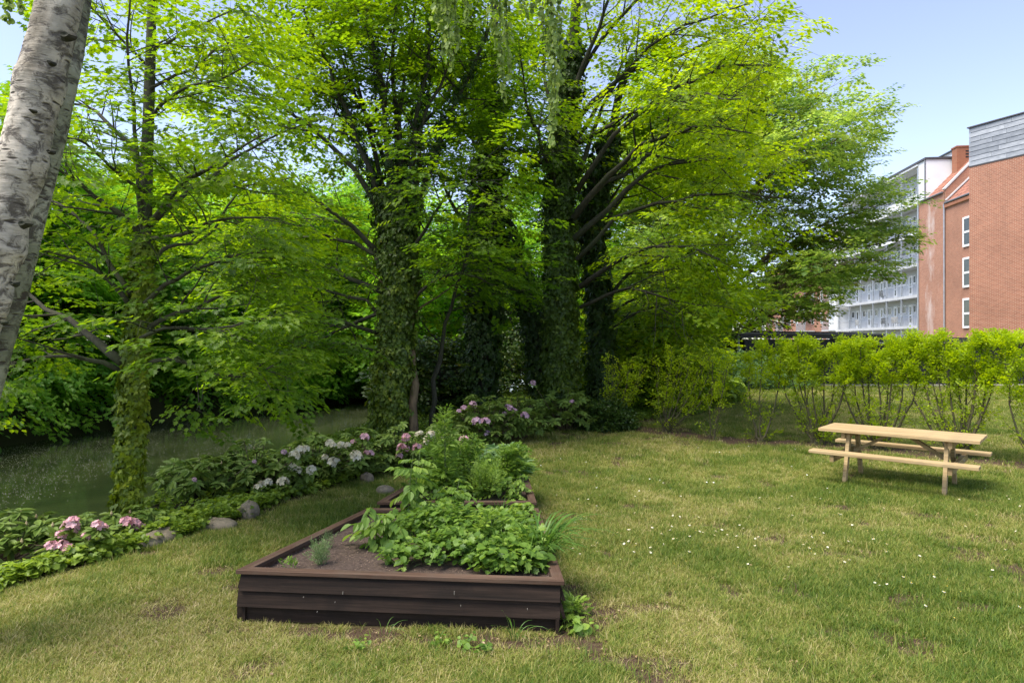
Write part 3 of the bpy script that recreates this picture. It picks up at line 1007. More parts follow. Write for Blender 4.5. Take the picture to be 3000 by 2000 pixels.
for i in range(3):
    for j in range(2):
        vents.box(2.6 + j * .42, 2.85 + j * .42, -2.515, -2.49, 17.7 + i * .25, 17.82 + i * .25)
vents.build('chimney_vents', M['black_wood'], cho)
for zc in (3.0, 6.2, 9.4):
    window(bh, 0.02, -8.6, -6.98, zc, zc + 2.35, 0.16, 0.10, mull=zc + 1.15)

# --- far brick block with small balconies
fb = empty('far_brick_block', P0, YAW_F)
tag(fb, 'distant brick apartment building with small railed balconies beyond the white tower', 'building')
MB().box(0.6, 9, 21.2, 52, -0.3, 13.5).build('wall', M['brick_mid'], fb)
MB().box(0.4, 9.2, 21.1, 52.1, 13.5, 13.8).build('roof', M['dark_edge'], fb)
for fi, z in enumerate([0.6, 3.4, 6.2, 9.0]):
    for k in range(9):
        y = 21.9 + k * 3.3
        window(fb, 0.6, y, y + 0.8, z + .9, z + 2.3, 0.10)
        window(fb, 0.6, y + 1.4, y + 1.9, z + 1.3, z + 2.0, 0.08)
    for k in (2, 5, 8):
        if fi == 0: continue
        y = 21.9 + k * 3.3
        MB().box(-0.8, 0.58, y - .3, y + 3.1, z - .15, z).build('balcony_slab', M['concrete'], fb)
        rl = MB(); rl.box(-0.8, -0.75, y - .3, y + 3.1, z + 1.0, z + 1.06)
        for j in range(20): rl.box(-.79, -.76, y - .28 + j * .175, y - .25 + j * .175, z, z + 1.0)
        rl.build('railing', M['galv'], fb)
        MB().box(-.74, -.6, y - .28, y - .12, z - 3.0 + .2, z - .16).build('post', M['galv'], fb)

# --- furniture on the galleries
def loc_f(x, y, z):
    return (P0[0] + x * math.cos(YAW_F) - y * math.sin(YAW_F), P0[1] + x * math.sin(YAW_F) + y * math.cos(YAW_F), z)


def garden_chair(mat):
    t = empty('garden_chair')
    MB().box(-.24, .24, -.22, .22, .42, .46).build('seat', mat, t)
    MB().box(-.24, -.20, -.22, .22, .47, 1.0).build('backrest', mat, t)
    for (x, y) in ((-.22, -.2), (.22, -.2), (.22, .2), (-.22, .2)):
        MB().bar((x, y, 0), (x * .9, y * .9, .42), .035, .035, (0, 1, 0)).build('leg', mat, t)
    return t


def copy_tree(o, parent=None):
    c = o.copy(); C.objects.link(c)
    if parent is not None: c.parent = parent
    for k in o.children: copy_tree(k, c)
    return c


gc = garden_chair(M['chair_dark'])
spots = [(2.1, 'dark chair on the lowest gallery, third nearest to the brick wall', 0), (3.6, None, 0)]
chairs = [(4.6, 3.33, 'pale garden chair on the lower balcony row, nearest to the brick wall', 'g'),
          (5.5, 3.33, 'pale garden chair on the lower balcony row, beside the nearest one', 'g'),
          (7.5, 3.33, 'dark upright chair standing behind the lower balcony railing', 'd'),
          (9.9, 3.33, 'pale folding chair between two posts on the lower balcony row', 'g'),
          (14.0, 3.33, 'pale tall chair farthest along the lower balcony row', 'g'),
          (8.0, 6.13, 'dark folding chair alone on the upper balcony row', 'd')]
gc2 = garden_chair(M['chair_grey'])
ug = {'g': gc2, 'd': gc}; used = set()
for (y, z, lab, kd) in chairs:
    o = ug[kd] if kd not in used else copy_tree(ug[kd])
    used.add(kd)
    o.location = loc_f(0.45, y, z + .001); o.rotation_euler = (0, 0, YAW_F + rng.uniform(-1, 1))
    tag(o, lab, 'chair', 'chairs on the balconies')

# --- long black sheds behind the hedge
s1 = empty('black_shed', (10.75, 30.2, 0), R(-6))
tag(s1, 'long low black wooden shed with flat felt roof behind the hedge', 'shed')
MB().box(0.25, 6.2, 0.3, 4.2, -0.1, 2.05).build('wall', M['black_wood'], s1)
rf = MB(); rf.add([(0, 0, 2.12), (6.4, 0, 2.06), (6.4, 4.6, 2.30), (0, 4.6, 2.36), (0, 0, 2.36), (6.4, 0, 2.28), (6.4, 4.6, 2.46), (0, 4.6, 2.54)],
                  [(3, 2, 1, 0), (4, 5, 6, 7), (0, 1, 5, 4), (1, 2, 6, 5), (2, 3, 7, 6), (3, 0, 4, 7)])
rf.build('roof', M['black_felt'], s1)
MB().bar((-.02, -.06, 2.34), (6.42, -.06, 2.26), .06, .07).build('roof_edge', M['dark_edge'], s1)
bdm = MB().box(-.085, .085, -.02, .0, 0, 1.98).mesh('board', M['black_wood'])
for k in range(33):
    o = link('board', bdm, s1); o.location = (.35 + k * .178, .298 - (k % 2) * .012, 0)
MB().tube([(-.05, .15, 2.3), (-.05, .15, 0.0)], 0.05, 6).build('drainpipe', M['zinc'], s1)

s2 = empty('black_carport', (16.6, 29.4, 0), R(-4))
tag(s2, 'black shed with thin flat roof running right below the brick house', 'shed')
MB().box(0.1, 17, 0.3, 4.2, -0.1, 1.86).build('wall', M['black_wood'], s2)
rf = MB(); rf.add([(-.1, 0, 1.90), (17.2, 0, 1.86), (17.2, 4.6, 1.92), (-.1, 4.6, 1.96), (-.1, 0, 2.13), (17.2, 0, 2.07), (17.2, 4.6, 2.12), (-.1, 4.6, 2.18)],
                  [(3, 2, 1, 0), (4, 5, 6, 7), (0, 1, 5, 4), (1, 2, 6, 5), (2, 3, 7, 6), (3, 0, 4, 7)])
rf.build('roof', M['black_felt'], s2)
bdm = MB().box(-.085, .085, -.02, .0, 0, 1.80).mesh('board', M['black_wood'])
for k in range(94):
    o = link('board', bdm, s2); o.location = (.2 + k * .178, .298 - (k % 2) * .012, 0)
gv = MB(); gv.box(9.5, 36, 27.6, 28.9, 0.012, 0.03)
o = gv.build('gravel_path', plain('gravel', (0.30, 0.28, 0.24), 0.95, 0.3, 12)); o['kind'] = 'structure'


# ------------------------------------------------------------------ trees
def yaw_of(d):
    return np.arctan2(-d[:, 0], d[:, 1])


class Grow:
    """limbs -> side branches -> twigs; leaf sprays sit at the twig ends"""

    def __init__(self, seed):
        self.r = np.random.default_rng(seed)
        self.wood = MB(); self.sp = []; self.sd = []; self.keep = None

    def unit(self, v):
        return v / (np.linalg.norm(v) + 1e-9)

    def curve(self, p, d, L, n, lift, wig):
        pts = [p]; dd = d.copy()
        for k in range(n):
            dd = self.unit(dd + np.array([0, 0, lift]) / n + self.r.normal(0, wig, 3) * np.array([1, 1, .6]))
            pts.append(pts[-1] + dd * L / n)
        return np.array(pts)

    def limb(self, pts, r0, r1, seg=9, sides=7, sub=6, L2=1.4, n3=4, L3=0.5, t0=0.25, lift2=0.1, flat=0.6, wig=0.10, rmin=0.006, sides2=4, subr=0.45, spn=1):
        r = self.r
        q = smooth_line(pts, seg)
        q[1:-1] += r.normal(0, 0.012 * np.linalg.norm(q[-1] - q[0]) / 2, q[1:-1].shape)
        t = np.linspace(0, 1, len(q))
        self.wood.tube(q, r0 + (r1 - r0) * t ** 0.8, sides, 0.06)
        for k in range(sub):
            tt = t0 + (1 - t0) * (k + r.uniform(0, 1)) / sub
            i = min(int(tt * (len(q) - 1)), len(q) - 2); u = tt * (len(q) - 1) - i
            p = q[i] * (1 - u) + q[i + 1] * u
            T = self.unit(q[i + 1] - q[i])
            a = r.normal(0, 1, 3); a[2] *= (1 - flat)
            a = self.unit(a - T * np.dot(a, T))
            d = self.unit(T * r.uniform(.35, .9) + a * r.uniform(.6, 1.1))
            d[2] *= (1 - flat * .5); d = self.unit(d)
            L = L2 * r.uniform(.5, 1.15) * (1.15 - 0.55 * tt)
            c = self.curve(p, d, L, 4, lift2, wig)
            if self.keep is not None and not (self.keep(c[-1:])[0] and self.keep(c[2:3])[0]): continue
            rr = max(rmin, (r0 + (r1 - r0) * tt) * subr)
            self.wood.tube(c, np.linspace(rr, rmin * .8, 5), sides2, 0, False)
            for m in range(n3):
                t3 = (m + r.uniform(.2, 1)) / n3
                j = min(int(t3 * 4), 3); p3 = c[j] * (1 - (t3 * 4 - j)) + c[j + 1] * (t3 * 4 - j)
                T3 = self.unit(c[j + 1] - c[j])
                a = r.normal(0, 1, 3); a[2] *= .35
                d3 = self.unit(T3 * .6 + self.unit(a - T3 * np.dot(a, T3)) * .8)
                c3 = self.curve(p3, d3, L3 * r.uniform(.5, 1.2), 2, -0.1, .1)
                self.wood.tube(c3, [rmin * .7, rmin * .5, rmin * .3], 3, 0, False)
                for s in range(spn):
                    w = r.uniform(.3, 1) if s else 1.0
                    self.sp.append(c3[0] * (1 - w) + c3[-1] * w + r.normal(0, .03, 3)); self.sd.append(d3)
            self.sp.append(c[-1]); self.sd.append(self.unit(c[-1] - c[-2]))

    def done(self, parent, woodmat, srcs, scale=(0.8, 1.2), origin=(0, 0, 0), keep=None, droop=0.25, name='crown', tintf=None, trunk='trunk'):
        o3 = np.array(origin, float)
        self.wood.v = [v - o3 for v in self.wood.v]
        w = self.wood.build(trunk, woodmat, parent, smooth=True)
        sp = np.array(self.sp); sd_ = np.array(self.sd)
        if keep is not None:
            k = keep(sp); sp = sp[k]; sd_ = sd_[k]
        n = len(sp); r = self.r
        rot = np.stack([np.arcsin(np.clip(sd_[:, 2], -1, 1)) * .35 - droop * .5 + r.normal(0, .13, n), r.normal(0, .15, n), yaw_of(sd_) + r.normal(0, .4, n)], 1)
        tint = np.clip(r.uniform(0, 1, n) if tintf is None else tintf(sp, r), 0, 1)
        c = scatter(name, srcs, sp - o3, rot, r.uniform(scale[0], scale[1], n), tint, parent)
        return w, c


def rnd_tree(name, base, H, prof, nl, label, srcs, bark, seed, zlo=0.15, r0=0.25, sub=9, n3=5, L2=2.0, L3=.8, scale=(1.0, 1.5), up=0.35, group=None, spn=1, keep=None, cat='tree', jit=0.18):
    """free-standing tree: prof(h 0..1) is the crown radius in metres"""
    g = Grow(seed); r = g.r; g.keep = keep
    base = np.array(base, float)
    top = base + np.array([r.normal(0, .3), r.normal(0, .3), H * .93])
    trunk_pts = smooth_line([base, base + (top - base) * .3 + r.normal(0, .1, 3), base + (top - base) * .65 + r.normal(0, .15, 3), top], 10)
    g.wood.tube(trunk_pts, r0 * (1 - np.linspace(0, .93, 10)) ** .9 * np.concatenate([[1.25], np.ones(9)]), 9, .07)
    for k in range(nl):
        h = zlo + (0.97 - zlo) * (k + r.uniform(0, 1)) / nl
        a = k * 2.39996 + r.normal(0, .35)
        rad = prof(h) * r.uniform(1 - jit * 1.6, 1 + jit * .6)
        i = max(0, min(8, int((h - up * .25) * 9))); p = trunk_pts[max(0, i)]
        tip = np.array([base[0] + rad * math.cos(a), base[1] + rad * math.sin(a), base[2] + H * h])
        p = p.copy(); p[2] = min(p[2], tip[2] - up * rad * .35) if tip[2] - up * rad * .35 > base[2] + .4 else base[2] + .4
        if keep is not None:
            for _ in range(12):
                if keep(tip[None])[0]: break
                tip = tip * .93 + p * .07
        mid = p * .5 + tip * .5 + np.array([0, 0, .10 * rad])
        g.limb([p, mid, tip], max(.025, r0 * .4 * (1 - h * .6)), .015, 7, 5, sub, L2 * (.55 + .45 * rad / max(prof(.4), .1)), n3, L3, .25, .05, .65, spn=spn)
    t = empty(name, tuple(base))
    tag(t, label, cat, group)
    g.done(t, bark, srcs, scale, base, keep)
    return t, g


def add_ivy(parent, origin, path, radii, n, srcs, z0=None, name='ivy', s=(0.8, 1.3), tint=None, fluff=0.05, seed=1, bulge=None):
    """ivy leaves clothing a stem: path, radii given in world metres"""
    r = np.random.default_rng(seed)
    path = smooth_line(path, 40); radii = np.interp(np.linspace(0, 1, 40), np.linspace(0, 1, len(radii)), radii)
    seg = np.linalg.norm(np.diff(path, axis=0), axis=1); cum = np.concatenate([[0], np.cumsum(seg)])
    w = radii[:-1] * seg; cw = np.concatenate([[0], np.cumsum(w)]); cw /= cw[-1]
    t = np.interp(r.uniform(0, 1, n), cw, np.arange(40))
    i = np.minimum(t.astype(int), 38); u = (t - i)[:, None]
    p = path[i] * (1 - u) + path[i + 1] * u
    T = path[i + 1] - path[i]; T /= np.linalg.norm(T, axis=1, keepdims=True)
    a = r.uniform(0, 2 * PI, n)
    U = np.cross(T, np.array([0, 1.0, 0.03])); U /= np.linalg.norm(U, axis=1, keepdims=True)
    W = np.cross(T, U)
    nn = U * np.cos(a)[:, None] + W * np.sin(a)[:, None]
    zz = p[:, 2]
    rad = np.interp(t, np.arange(40), radii)
    lump = 1 + 0.35 * np.sin(a * 2 + zz * 2.1) * np.sin(zz * 3.3 + a) + 0.15 * np.sin(zz * 9 + a * 3)
    rad = rad * lump + np.abs(r.normal(0, fluff, n))
    p = p + nn * rad[:, None]
    rot = np.stack([-PI / 2 + np.abs(r.normal(.35, .3, n)) - T[:, 2] * 0, r.normal(0, .45, n), np.arctan2(-nn[:, 0], nn[:, 1]) + r.normal(0, .35, n)], 1)
    tt = r.uniform(0, 1, n) if tint is None else np.clip(tint(p, nn, r), 0, 1)
    return scatter(name, srcs, p - np.array(origin), rot, r.uniform(s[0], s[1], n), tt, parent)


# --- slender ivy-clad maple on the bank, left
def build_left_maple():
    Y = 7.0
    g = Grow(11)
    O = P(375, 1530, Y); O[2] = float(ground_z(O[0], O[1])) - .05
    tr = [O, P(383, 1300, Y), P(398, 1050, Y), P(410, 850, Y + .1), P(424, 650, Y + .15), P(430, 480, Y + .2), P(438, 250, Y + .25), P(446, 0, Y + .3), P(455, -420, Y + .4), P(470, -900, Y + .5)]
    q = smooth_line(tr, 26)
    rad = np.interp(np.linspace(0, 1, 26), [0, .06, .25, .5, .75, 1], [.13, .095, .085, .07, .05, .02])
    g.wood.tube(q, rad, 10, .05)
    B = [  # pixel polylines and depth from start to end
        ([(412, 690), (370, 640), (290, 585), (235, 540), (160, 490), (90, 470)], 7.1, 6.4, .042),
        ([(415, 480), (380, 420), (330, 370), (270, 325), (190, 300), (110, 330)], 7.2, 8.0, .035),
        ([(418, 670), (405, 480), (396, 340), (380, 230), (376, 100), (384, -60)], 7.1, 6.7, .028),
        ([(440, 655), (480, 600), (540, 535), (590, 500), (680, 450), (770, 395)], 7.1, 6.2, .04),
        ([(440, 660), (520, 590), (600, 530), (700, 455), (800, 400), (900, 360)], 7.1, 8.2, .036),
        ([(435, 700), (540, 685), (620, 650), (720, 635), (820, 640)], 7.1, 6.5, .026),
        ([(385, 860), (330, 790), (290, 700), (240, 640), (160, 590), (60, 560)], 7.0, 7.9, .036),
        ([(385, 900), (320, 820), (250, 770), (150, 740), (50, 700)], 7.0, 6.2, .03),
        ([(425, 890), (490, 830), (570, 790), (650, 760), (760, 740)], 7.0, 6.3, .03),
        ([(420, 970), (500, 920), (600, 890), (680, 850), (800, 800), (900, 790)], 7.0, 7.8, .034),
        ([(350, 1085), (270, 1052), (180, 1040), (90, 1050), (0, 1085), (-90, 1130)], 7.0, 6.5, .032),
        ([(360, 1060), (290, 1010), (215, 950), (120, 890), (40, 820), (-40, 790)], 7.0, 7.8, .055),
        ([(405, 1085), (490, 1045), (560, 1068), (640, 1100), (720, 1105), (800, 1070)], 7.0, 6.6, .03),
        ([(436, 350), (480, 300), (540, 255), (640, 235), (740, 180)], 7.2, 6.6, .026),
        ([(442, 150), (510, 115), (590, 75), (700, 20)], 7.3, 7.9, .022),
        ([(440, 200), (380, 140), (300, 60), (230, -20)], 7.3, 6.9, .02),
        ([(446, 20), (420, -100), (330, -160), (200, -200)], 7.3, 8.2, .02),
        ([(446, 0), (520, -90), (640, -140), (760, -130)], 7.3, 6.4, .02),
        ([(438, 260), (560, 200), (680, 120), (820, 90)], 7.2, 8.6, .022),
        ([(412, 820), (480, 720), (600, 700), (700, 560), (860, 520)], 7.1, 9.0, .03),
        ([(395, 1000), (480, 960), (640, 960), (760, 930)], 7.0, 5.9, .024),
        ([(428, 560), (330, 500), (250, 420), (180, 400)], 7.1, 5.9, .022),
    ]
    for pts, ya, yb, r0 in B:
        n = len(pts)
        w = [P(x, y, ya + (yb - ya) * (k / (n - 1)) ** 1.2) for k, (x, y) in enumerate(pts)]
        g.limb(w, r0, .008, 10, 6, 10, 0.85, 4, .34, .22, .0, .7, .12, .0045, 4, .5, 1)
    t = empty('maple_tree', tuple(O))
    tag(t, 'slender maple on the river bank with ivy climbing its trunk, beside the birch', 'tree')
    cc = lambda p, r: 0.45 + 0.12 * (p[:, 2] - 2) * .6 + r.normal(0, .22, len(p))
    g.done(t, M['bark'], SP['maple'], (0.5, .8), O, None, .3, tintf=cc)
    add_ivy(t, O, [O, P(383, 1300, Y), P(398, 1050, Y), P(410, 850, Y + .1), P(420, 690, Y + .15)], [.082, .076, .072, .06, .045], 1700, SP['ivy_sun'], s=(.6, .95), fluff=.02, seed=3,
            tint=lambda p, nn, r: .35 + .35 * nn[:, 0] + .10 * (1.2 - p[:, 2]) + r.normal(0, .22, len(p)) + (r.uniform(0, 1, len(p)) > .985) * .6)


build_left_maple()


# --- the group of big ivy-covered trees in the middle
def limb_px(g, pts, ya, yb, r0, r1=.012, **k):
    n = len(pts)
    w = [P(x, y, ya + (yb - ya) * (j / (n - 1)) ** 1.2) for j, (x, y) in enumerate(pts)]
    g.limb(w, r0, r1, **k)
    return w


def build_tree_a():
    Y = 12.5
    g = Grow(21)
    O = P(1150, 1295, Y); O[2] = -.05
    path = [O, P(1155, 1100, Y), P(1165, 850, Y), P(1165, 650, Y)]
    g.wood.tube(smooth_line(path, 12), np.linspace(.24, .17, 12), 10, .08)
    kw = dict(seg=11, sides=7, sub=10, L2=1.9, n3=6, L3=.75, t0=.28, lift2=.25, flat=.45, subr=.5, spn=2)
    stems = [
        ([(1140, 700), (1080, 500), (1020, 340), (960, 200), (900, 60), (850, -120)], 12.5, 11.6, .065),
        ([(1150, 680), (1110, 480), (1060, 300), (1020, 130), (985, -60)], 12.5, 13.4, .065),
        ([(1160, 660), (1135, 420), (1105, 200), (1070, 0), (1050, -200)], 12.5, 11.8, .07),
        ([(1170, 660), (1160, 380), (1150, 150), (1165, -60), (1180, -300)], 12.5, 13.2, .07),
        ([(1180, 680), (1210, 420), (1250, 200), (1270, 0), (1300, -250)], 12.5, 11.9, .065),
        ([(1190, 640), (1290, 400), (1370, 230), (1430, 80), (1500, -150)], 12.5, 13.0, .075),
        ([(1130, 640), (1010, 470), (900, 370), (800, 300), (700, 280)], 12.5, 11.4, .065),
        ([(1130, 760), (1000, 640), (880, 560), (760, 520), (660, 560)], 12.5, 11.2, .055),
        ([(1130, 860), (1000, 800), (880, 760), (740, 740), (620, 760)], 12.5, 13.5, .055),
        ([(1120, 980), (1000, 940), (880, 900), (760, 880)], 12.5, 11.0, .045),
        ([(1180, 780), (1250, 660), (1320, 560), (1400, 520)], 12.5, 11.2, .045),
        ([(1190, 900), (1260, 830), (1340, 800), (1420, 820)], 12.5, 11.6, .04),
        ([(1130, 1040), (1040, 1010), (940, 1010), (840, 1040)], 12.5, 11.4, .035),
        ([(1150, 620), (1050, 420), (1000, 260), (930, 120)], 12.5, 15.5, .07),
        ([(1160, 560), (1090, 380), (1010, 200), (950, 20), (900, -160)], 12.6, 12.9, .05),
        ([(1165, 540), (1120, 330), (1095, 120), (1020, -100)], 12.5, 12.2, .05),
        ([(1180, 560), (1175, 330), (1200, 120), (1230, -120)], 12.6, 12.4, .05),
        ([(1190, 560), (1240, 350), (1330, 160), (1380, -40)], 12.5, 12.0, .05),
        ([(1140, 900), (1010, 960), (900, 1010), (780, 1060)], 12.5, 14.0, .045),
        ([(1140, 760), (980, 700), (850, 690), (700, 660)], 12.5, 14.8, .05),
        ([(1170, 600), (1210, 400), (1330, 250), (1300, 60)], 12.5, 16.0, .07),
        ([(1140, 820), (1060, 700), (960, 640), (850, 620)], 12.5, 16.2, .05),
        ([(1150, 940), (1060, 880), (930, 850), (800, 830)], 12.5, 15.6, .05),
    ]
    for pts, a, b, r0 in stems: limb_px(g, pts, a, b, r0, **kw)
    t = empty('ivy_tree', tuple(O))
    tag(t, 'many-stemmed maple with a thick ivy-clad trunk, left of centre behind the rhododendrons', 'tree')
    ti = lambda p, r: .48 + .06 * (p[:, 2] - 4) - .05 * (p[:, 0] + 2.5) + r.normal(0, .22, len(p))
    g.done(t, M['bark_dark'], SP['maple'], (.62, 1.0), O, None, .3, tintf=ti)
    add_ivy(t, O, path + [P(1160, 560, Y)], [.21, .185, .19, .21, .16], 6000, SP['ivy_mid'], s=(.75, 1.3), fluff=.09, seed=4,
            tint=lambda p, nn, r: .62 - .1 * nn[:, 1] + r.normal(0, .22, len(p)) - .09 * (p[:, 2] - .5) + (r.uniform(0, 1, len(p)) > .99) * .6)  # ivy tint rises towards the foot: sunlight painted into the leaf colour
    for k, pts in enumerate([stems[0], stems[2], stems[4], stems[5]]):
        w = [P(x, y, pts[1]) for (x, y) in pts[0][:4]]
        add_ivy(t, O, w, [.12, .08, .05, .03], 420, SP['ivy'], s=(.5, .95), fluff=.06, seed=50 + k, tint=lambda p, nn, r: .28 + r.normal(0, .18, len(p)))


build_tree_a()


def thin_trunk(name, label, pts, Y0, Y1, r0, seed, srcs, sub, bark, extra=(), ivy=None, tintf=None, scale=(.8, 1.3), L2=1.6, ivyr=.2, ivyn=1500, ivyd=.35):
    g = Grow(seed)
    w = [P(x, y, Y0 + (Y1 - Y0) * (j / (len(pts) - 1))) for j, (x, y) in enumerate(pts)]
    O = w[0].copy(); O[2] = float(ground_z(O[0], O[1])) - .05; w[0] = O
    g.limb(w, r0, r0 * .35, 14, 8, sub, L2, 6, .7, .38, .15, .5, .10, spn=2)
    for (pp, a, b, rr) in extra:
        limb_px(g, pp, a, b, rr, seg=10, sides=6, sub=12, L2=1.9, n3=6, L3=.7, t0=.25, lift2=.08, flat=.6, spn=2)
    t = empty(name, tuple(O)); tag(t, label, 'tree')
    g.done(t, bark, srcs, scale, O, lambda p: ~((p[:, 2] < 6) & (np.abs(p[:, 0] - O[0]) < 1.6) & (g.r.uniform(0, 1, len(p)) < .6)), .3, tintf=tintf)
    if ivy:
        add_ivy(t, O, w[:ivy], [ivyr, ivyr * .85, ivyr * .8, ivyr * .6], ivyn, SP['ivy'], s=(.9, 1.5), fluff=.10, seed=seed + 3, tint=lambda p, nn, r: ivyd + r.normal(0, .2, len(p)) + (r.uniform(0, 1, len(p)) > .99) * .5)
    return t


dk = lambda p, r: .25 + r.normal(0, .2, len(p))
thin_trunk('young_tree', 'thin brown bare-barked trunk close to the right side of the ivy trunk', [(1215, 1260), (1212, 1120), (1208, 950), (1215, 700), (1230, 420)], 12.3, 12.8, .10, 31, SP['maple'], 8, M['bark_brown'], tintf=dk)
thin_trunk('young_tree', 'slim dark trunk leaning right between the two ivy trunks, by the pink rhododendron', [(1258, 1265), (1268, 1150), (1300, 980), (1350, 800), (1380, 600)], 12.8, 13.5, .065, 32, SP['maple'], 8, M['bark_dark'], tintf=dk)
thin_trunk('ivy_tree', 'dark ivy-wrapped tree in the middle of the group, in deepest shade', [(1410, 1190), (1412, 1000), (1420, 750), (1430, 500), (1440, 250), (1450, 0)], 17, 16.5, .22, 33, SP['maple'], 14, M['bark_dark'],
           extra=[([(1420, 760), (1340, 620), (1280, 500), (1230, 380)], 16.8, 15.6, .07), ([(1425, 700), (1500, 560), (1560, 480), (1600, 420)], 16.8, 15.8, .06),
                  ([(1415, 900), (1330, 820), (1260, 780)], 16.9, 15.5, .04), ([(1430, 560), (1470, 380), (1520, 220), (1540, 60)], 16.8, 17.6, .06),
                  ([(1430, 520), (1370, 360), (1330, 200), (1300, 80)], 16.8, 17.8, .06)],
           ivy=5, tintf=dk, ivyr=.36, ivyn=4200, ivyd=.22, scale=(.9, 1.4))


def build_tree_c():
    g = Grow(41)
    Y = 15.5
    O = P(1640, 1215, Y); O[2] = -.03
    path = [O, P(1642, 1050, Y), P(1640, 800, Y), P(1642, 600, Y), P(1655, 380, Y), P(1680, 120, Y), P(1700, -200, Y)]
    g.wood.tube(smooth_line(path, 16), np.linspace(.27, .10, 16), 10, .07)
    kw = dict(seg=11, sides=7, sub=12, L2=1.8, n3=6, L3=.7, t0=.3, lift2=.0, flat=.65, subr=.5, spn=1)
    L = [
        ([(1680, 640), (1780, 520), (1880, 430), (1980, 385), (2090, 370), (2200, 390)], 15.2, 11.5, .085),
        ([(1690, 760), (1800, 640), (1920, 600), (2040, 580), (2180, 560), (2290, 580)], 15.2, 12.5, .06),
        ([(1690, 560), (1800, 400), (1930, 290), (2060, 220), (2180, 190), (2290, 200)], 15.3, 12.2, .07),
        ([(1680, 420), (1780, 260), (1900, 140), (2040, 60), (2200, 10)], 15.4, 12.0, .06),
        ([(1690, 240), (1790, 80), (1920, -40), (2080, -120), (2240, -160)], 15.4, 12.6, .055),
        ([(1700, 840), (1800, 770), (1900, 730), (2000, 720), (2110, 760)], 15.2, 12.0, .07),
        ([(1700, 900), (1790, 860), (1880, 850), (1980, 880), (2060, 900)], 15.2, 12.8, .05),
        ([(1640, 560), (1580, 420), (1540, 280), (1520, 120)], 15.4, 13.2, .07),
        ([(1650, 400), (1600, 240), (1590, 80), (1610, -100)], 15.5, 16.5, .07),
        ([(1670, 300), (1740, 120), (1800, -60), (1840, -200)], 15.4, 14.0, .07),
        ([(1700, 500), (1760, 330), (1830, 180), (1880, 40)], 15.3, 16.6, .07),
        ([(1680, 700), (1780, 620), (1900, 500), (2050, 470), (2190, 460), (2300, 440)], 15.3, 14.6, .08),
        ([(1690, 620), (1800, 520), (1920, 440), (2080, 300), (2220, 270)], 15.3, 16.2, .08),
        ([(1640, 520), (1560, 460), (1490, 420)], 15.4, 13.5, .04),
        ([(1690, 350), (1830, 220), (2000, 160), (2150, 90), (2270, 60)], 15.3, 15.2, .07),
        ([(1690, 420), (1850, 330), (2020, 280), (2170, 290)], 15.3, 10.8, .06),
    ]
    for pts, a, b, r0 in L: limb_px(g, pts, a, b, r0, **kw)
    # fork (second ivy stem leaning right) is its own tree below
    t = empty('ivy_tree', tuple(O))
    tag(t, 'tall maple with yellow-green crown spreading right and a thick dark ivy-covered trunk', 'tree')
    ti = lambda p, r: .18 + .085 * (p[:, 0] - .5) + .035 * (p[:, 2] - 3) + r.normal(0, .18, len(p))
    kp = lambda p: ((p[:, 0] < 2.2) | (p[:, 2] > 2.75 + .35 * np.sin(p[:, 0] * 3))) & (np.hypot(p[:, 0] - 1.0, p[:, 1] - 14.6) < 5.0 + .5 * np.sin(p[:, 2] * 2.1 + p[:, 1])) & ~((p[:, 0] < 2.3) & (p[:, 2] < 6.2) & (g.r.uniform(0, 1, len(p)) < .75))
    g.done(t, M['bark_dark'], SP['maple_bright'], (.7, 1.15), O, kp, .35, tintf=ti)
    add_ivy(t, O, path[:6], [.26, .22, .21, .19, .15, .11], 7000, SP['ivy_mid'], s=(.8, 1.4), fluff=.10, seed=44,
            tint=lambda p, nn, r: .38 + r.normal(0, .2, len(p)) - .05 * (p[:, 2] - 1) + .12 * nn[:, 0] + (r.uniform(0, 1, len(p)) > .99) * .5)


build_tree_c()
thin_trunk('ivy_tree', 'ivy-covered trunk just right of the thickest dark trunk, leaning right at its top', [(1765, 1175), (1760, 1000), (1745, 800), (1740, 620), (1790, 400), (1850, 180)], 17.5, 15.5, .24, 45, SP['maple_bright'], 14, M['bark_dark'],
           extra=[([(1760, 900), (1840, 800), (1930, 760), (2010, 790)], 17, 15.0, .06), ([(1750, 1000), (1840, 930), (1920, 900), (1980, 930)], 17.2, 15.5, .05),
                  ([(1745, 700), (1840, 560), (1960, 500), (2080, 560)], 16.8, 17.5, .07), ([(1760, 950), (1850, 880), (1960, 840), (2080, 850), (2170, 880)], 17.2, 18.5, .05),
                  ([(1750, 600), (1850, 470), (1980, 380), (2100, 420), (2230, 480)], 16.8, 18.5, .07)],
           ivy=5, tintf=lambda p, r: .25 + .07 * (p[:, 0] - 1) + r.normal(0, .18, len(p)), ivyr=.24, ivyn=3000, ivyd=.3, scale=(.9, 1.4))
thin_trunk('ivy_tree', 'leaning limb-like trunk wrapped in ivy, slanting left away from the thickest trunk', [(1600, 1190), (1570, 1000), (1530, 850), (1490, 740), (1470, 620)], 17.5, 16.5, .13, 46, SP['maple'], 8, M['bark_dark'], ivy=5, tintf=dk, ivyr=.25, ivyn=1400, ivyd=.2)

